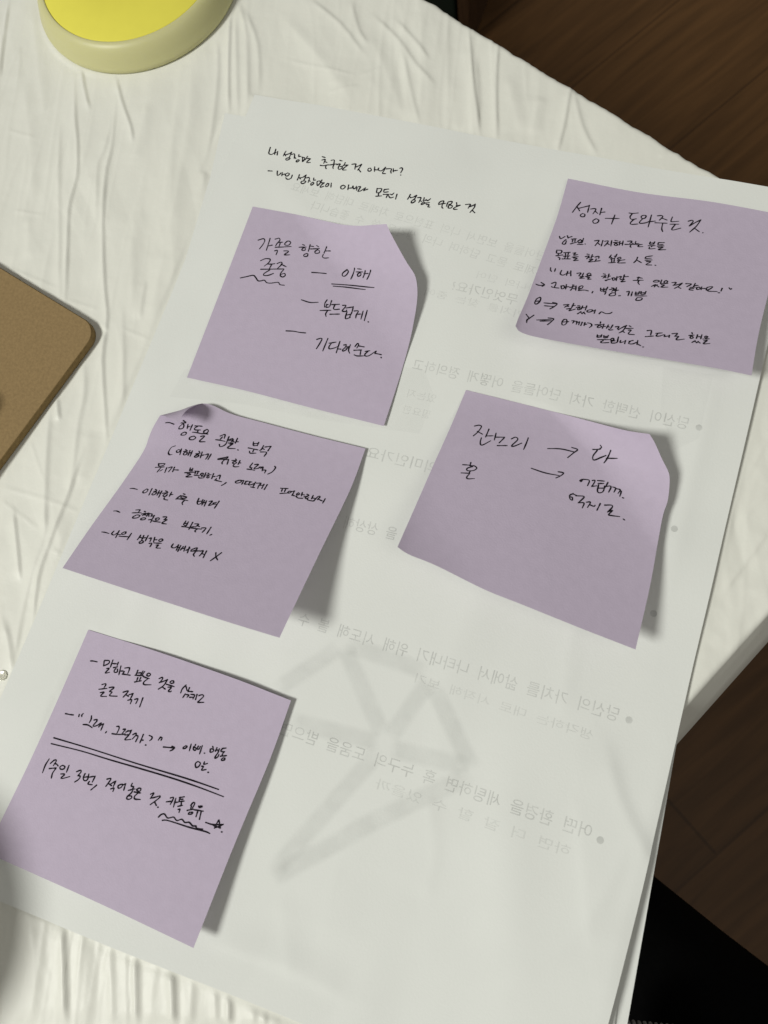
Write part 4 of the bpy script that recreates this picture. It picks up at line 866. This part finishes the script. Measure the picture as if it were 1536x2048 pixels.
def make_note(n, label):
    N_ = 90
    u, v = np.meshgrid(np.linspace(0, 1, N_), np.linspace(0, 1, N_))
    S = note_surface(n, u, v)
    base_z = page_z(S[..., 0], S[..., 1]) - 1.15
    V = S.reshape(-1, 3)
    F = grid_faces(N_, N_)
    if 'flap_tip' in n:
        # the corner folded back over the note
        T = np.asarray(n['flap_tip'], float)
        rows = []
        c0 = note_surface(n, np.linspace(0, n['flap_u'], 25), 0)
        for s in np.linspace(0, 1, 17):
            arc = math.sin(s * math.pi) * 3.0
            row = c0 * (1 - s) + T * s
            row[:, 2] += arc + .02
            rows.append(row)
        W = np.vstack(rows)
        F = np.vstack([F, grid_faces(17, 25) + len(V)])
        V = np.vstack([V, W])
    o = mesh_obj('sticky_note', V, F, M_NOTE)
    tag(o, label, 'sticky note', 'purple sticky notes')

    def on_note(x, y, lift):
        x, y = np.clip(x, 0, 1), np.clip(y, 0, 1)
        e = 2e-3
        P0 = note_surface(n, x, y)
        du = note_surface(n, np.clip(x + e, 0, 1), y) - note_surface(n, np.clip(x - e, 0, 1), y)
        dv = note_surface(n, x, np.clip(y + e, 0, 1)) - note_surface(n, x, np.clip(y - e, 0, 1))
        nr_ = np.cross(dv, du)
        nr_ /= np.linalg.norm(nr_, axis=1)[:, None] + 1e-9
        return P0 + nr_ * lift
    V, F = ribbon(strokes_of(n['ink'], 1e4), n.get('pen', .46) / 76, on_note, .06)
    mesh_obj('handwriting', V, F, M_INK, o)
    return o


NOTES['behaviour'].update(flap_tip=(28.3, -139.8, 13), flap_u=.20)
for key, n in NOTES.items():
    make_note(n, LABELS[key])

# ------------------------------------------------------------------ round tub with a yellow top
tub = empty('round_tub', (-.0695, .041, 0))
tag(tub, 'round frosted pale yellow tub with a flat bright yellow top at the upper left', 'tub')
V, F = lathe([(30, .3), (43.0, .3), (43.8, .5), (44.1, 1.4), (43.9, 2.6), (43.3, 3.6), (42.9, 5.0), (41.9, 7.4), (40.6, 9.4), (39.6, 10.3), (38.6, 10.7), (38.1, 10.75), (37.85, 10.6), (37.8, 9.9), (30, 9.7)], (-69.5, 41))
mesh_obj('rim', V, F[:, ::-1], M_FROST, tub)
V, F = lathe([(37.7, 10.0), (37.65, 10.5), (37.4, 10.65), (20, 10.65), (.05, 10.65)], (-69.5, 41))
mesh_obj('lid', V, F[:, ::-1], M_YELLOW, tub)

# ------------------------------------------------------------------ fibreboard with rounded corners
bd = empty('wooden_board', (-.08, -.18, 0))
tag(bd, 'brown fibreboard panel with a rounded corner lying on the cloth at the left', 'board')
ang = math.radians(-15)
cu_, su = math.cos(ang), math.sin(ang)
ol = []
LX, LY, RC = 150., 150., 7.
for cx, cy, a0 in ((-RC, -RC, 0), (-LX + RC, -RC, 90), (-LX + RC, -LY + RC, 180), (-RC, -LY + RC, 270)):
    for t in np.linspace(0, 90, 12):
        ol.append((cx + RC * math.cos(math.radians(a0 + t)), cy + RC * math.sin(math.radians(a0 + t))))
ol = np.array(ol)
O = np.array((-20.6, -110.8))
rotm = np.array(((cu_, -su), (su, cu_)))


def ring(inset, z):
    c = np.array((-LX / 2, -LY / 2))
    q_ = c + (ol - c) * (1 - inset / (LX / 2))
    return np.hstack([q_ @ rotm.T + O, np.full((len(ol), 1), z)])


n_ = len(ol)
V = np.vstack([ring(.25, .15), ring(0, .4), ring(0, 3.2), ring(.3, 3.5)])
F = [[i * n_ + j, i * n_ + (j + 1) % n_, (i + 1) * n_ + (j + 1) % n_, (i + 1) * n_ + j] for i in range(3) for j in range(n_)]
mesh_obj('edge', V, np.array(F), M_BOARD_EDGE, bd)
me_v = ring(.3, 3.5)
bm = bmesh.new()
bm.faces.new([bm.verts.new(tuple(v * MM)) for v in me_v])
bm_obj('face', bm, M_BOARD, bd)
peg = bmesh.new()  # added out of view so that its shadow falls across the board
bmesh.ops.create_cone(peg, cap_ends=True, segments=32, radius1=.006, radius2=.005, depth=.012)
bmesh.ops.translate(peg, vec=(-.0563, -.1570, .0096), verts=peg.verts[:])
tag(bm_obj('shadow_caster_peg', peg, M_BOARD_EDGE, smooth=False), 'unseen wooden peg added on the fibreboard past the left edge to cast a shadow', 'peg')

# ------------------------------------------------------------------ small things on the cloth
V, F = lathe([(.02, .30), (1.2, .30), (1.55, .42), (1.75, .38), (1.85, .1), (1.8, -.5)], (-4.6, -238.2), 40)
tag(mesh_obj('plastic_bead', V, F, M_CLEAR), 'tiny clear round plastic bead on the cloth at the left edge', 'bead')
V, F = lathe([(20, .3), (24, .5), (30, 8), (42, 30), (46, 42), (44.5, 42), (40, 30), (28, 8), (.05, 5)], (-28, -338), 72)  # unseen dish, added to throw the soft shadow at the lower left
tag(mesh_obj('shadow_caster_bowl', V, F, M_CUP), 'unseen white dish added beyond the lower left to cast a shadow', 'shadow_caster_bowl')

# ------------------------------------------------------------------ behind and beside the table
cb = empty('cabinet', (-.25, .85, FZ * MM))
tag(cb, 'dark green cabinet with a brown wooden post beside the far table edge', 'cabinet')
bm = bmesh.new()
box_bm(bm, (-.365, .87, FZ * MM / 2 - .16), (.40, .34, -FZ * MM - .32), 0, .004)
bm_obj('panel', bm, M_GREEN, cb)
bm = bmesh.new()
box_bm(bm, (-.153, .83, FZ * MM / 2 - .16), (.018, .26, -FZ * MM - .32), 0, .003)
bm_obj('post', bm, M_POST, cb)

pm = bpy.data.meshes.new('person')
joints = [((470, -462, -245), 150), ((368, -392, -230), 110), ((270, -340, -226), 84), ((150, -282, -222), 74), ((95, -265, -235), 66), ((70, -262, -330), 60), ((60, -258, -560), 48), ((40, -240, -690), 42),
          ((380, -540, -245), 100), ((190, -480, -232), 82), ((60, -430, -235), 68), ((40, -425, -340), 60), ((30, -420, -690), 45)]
pm.from_pydata([tuple(c * MM for c in j[0]) for j in joints], [(0, 1), (1, 2), (2, 3), (3, 4), (4, 5), (5, 6), (6, 7), (0, 8), (8, 9), (9, 10), (10, 11), (11, 12)], [])
pm.materials.append(M_TROUSERS)
person = bpy.data.objects.new('person', pm)
COL.objects.link(person)
sk = person.modifiers.new('skin', 'SKIN')
sk.use_smooth_shade = True
for v, j in zip(pm.skin_vertices[0].data, joints):
    v.radius = (j[1] * MM, j[1] * MM)
pm.skin_vertices[0].data[0].use_root = True
person.modifiers.new('smooth', 'SUBSURF').render_levels = 2
tag(person, 'person in black trousers seated beside the table, legs under the paper', 'person')
bm = bmesh.new()
for i in range(26):
    box_bm(bm, (.2435 + i * .0022, -.3010 + i * .00060 - .013, -.1265), (.0015, .026, .006), math.radians(14), .0006)
bm_obj('knitted_hem', bm, M_KNIT, person)
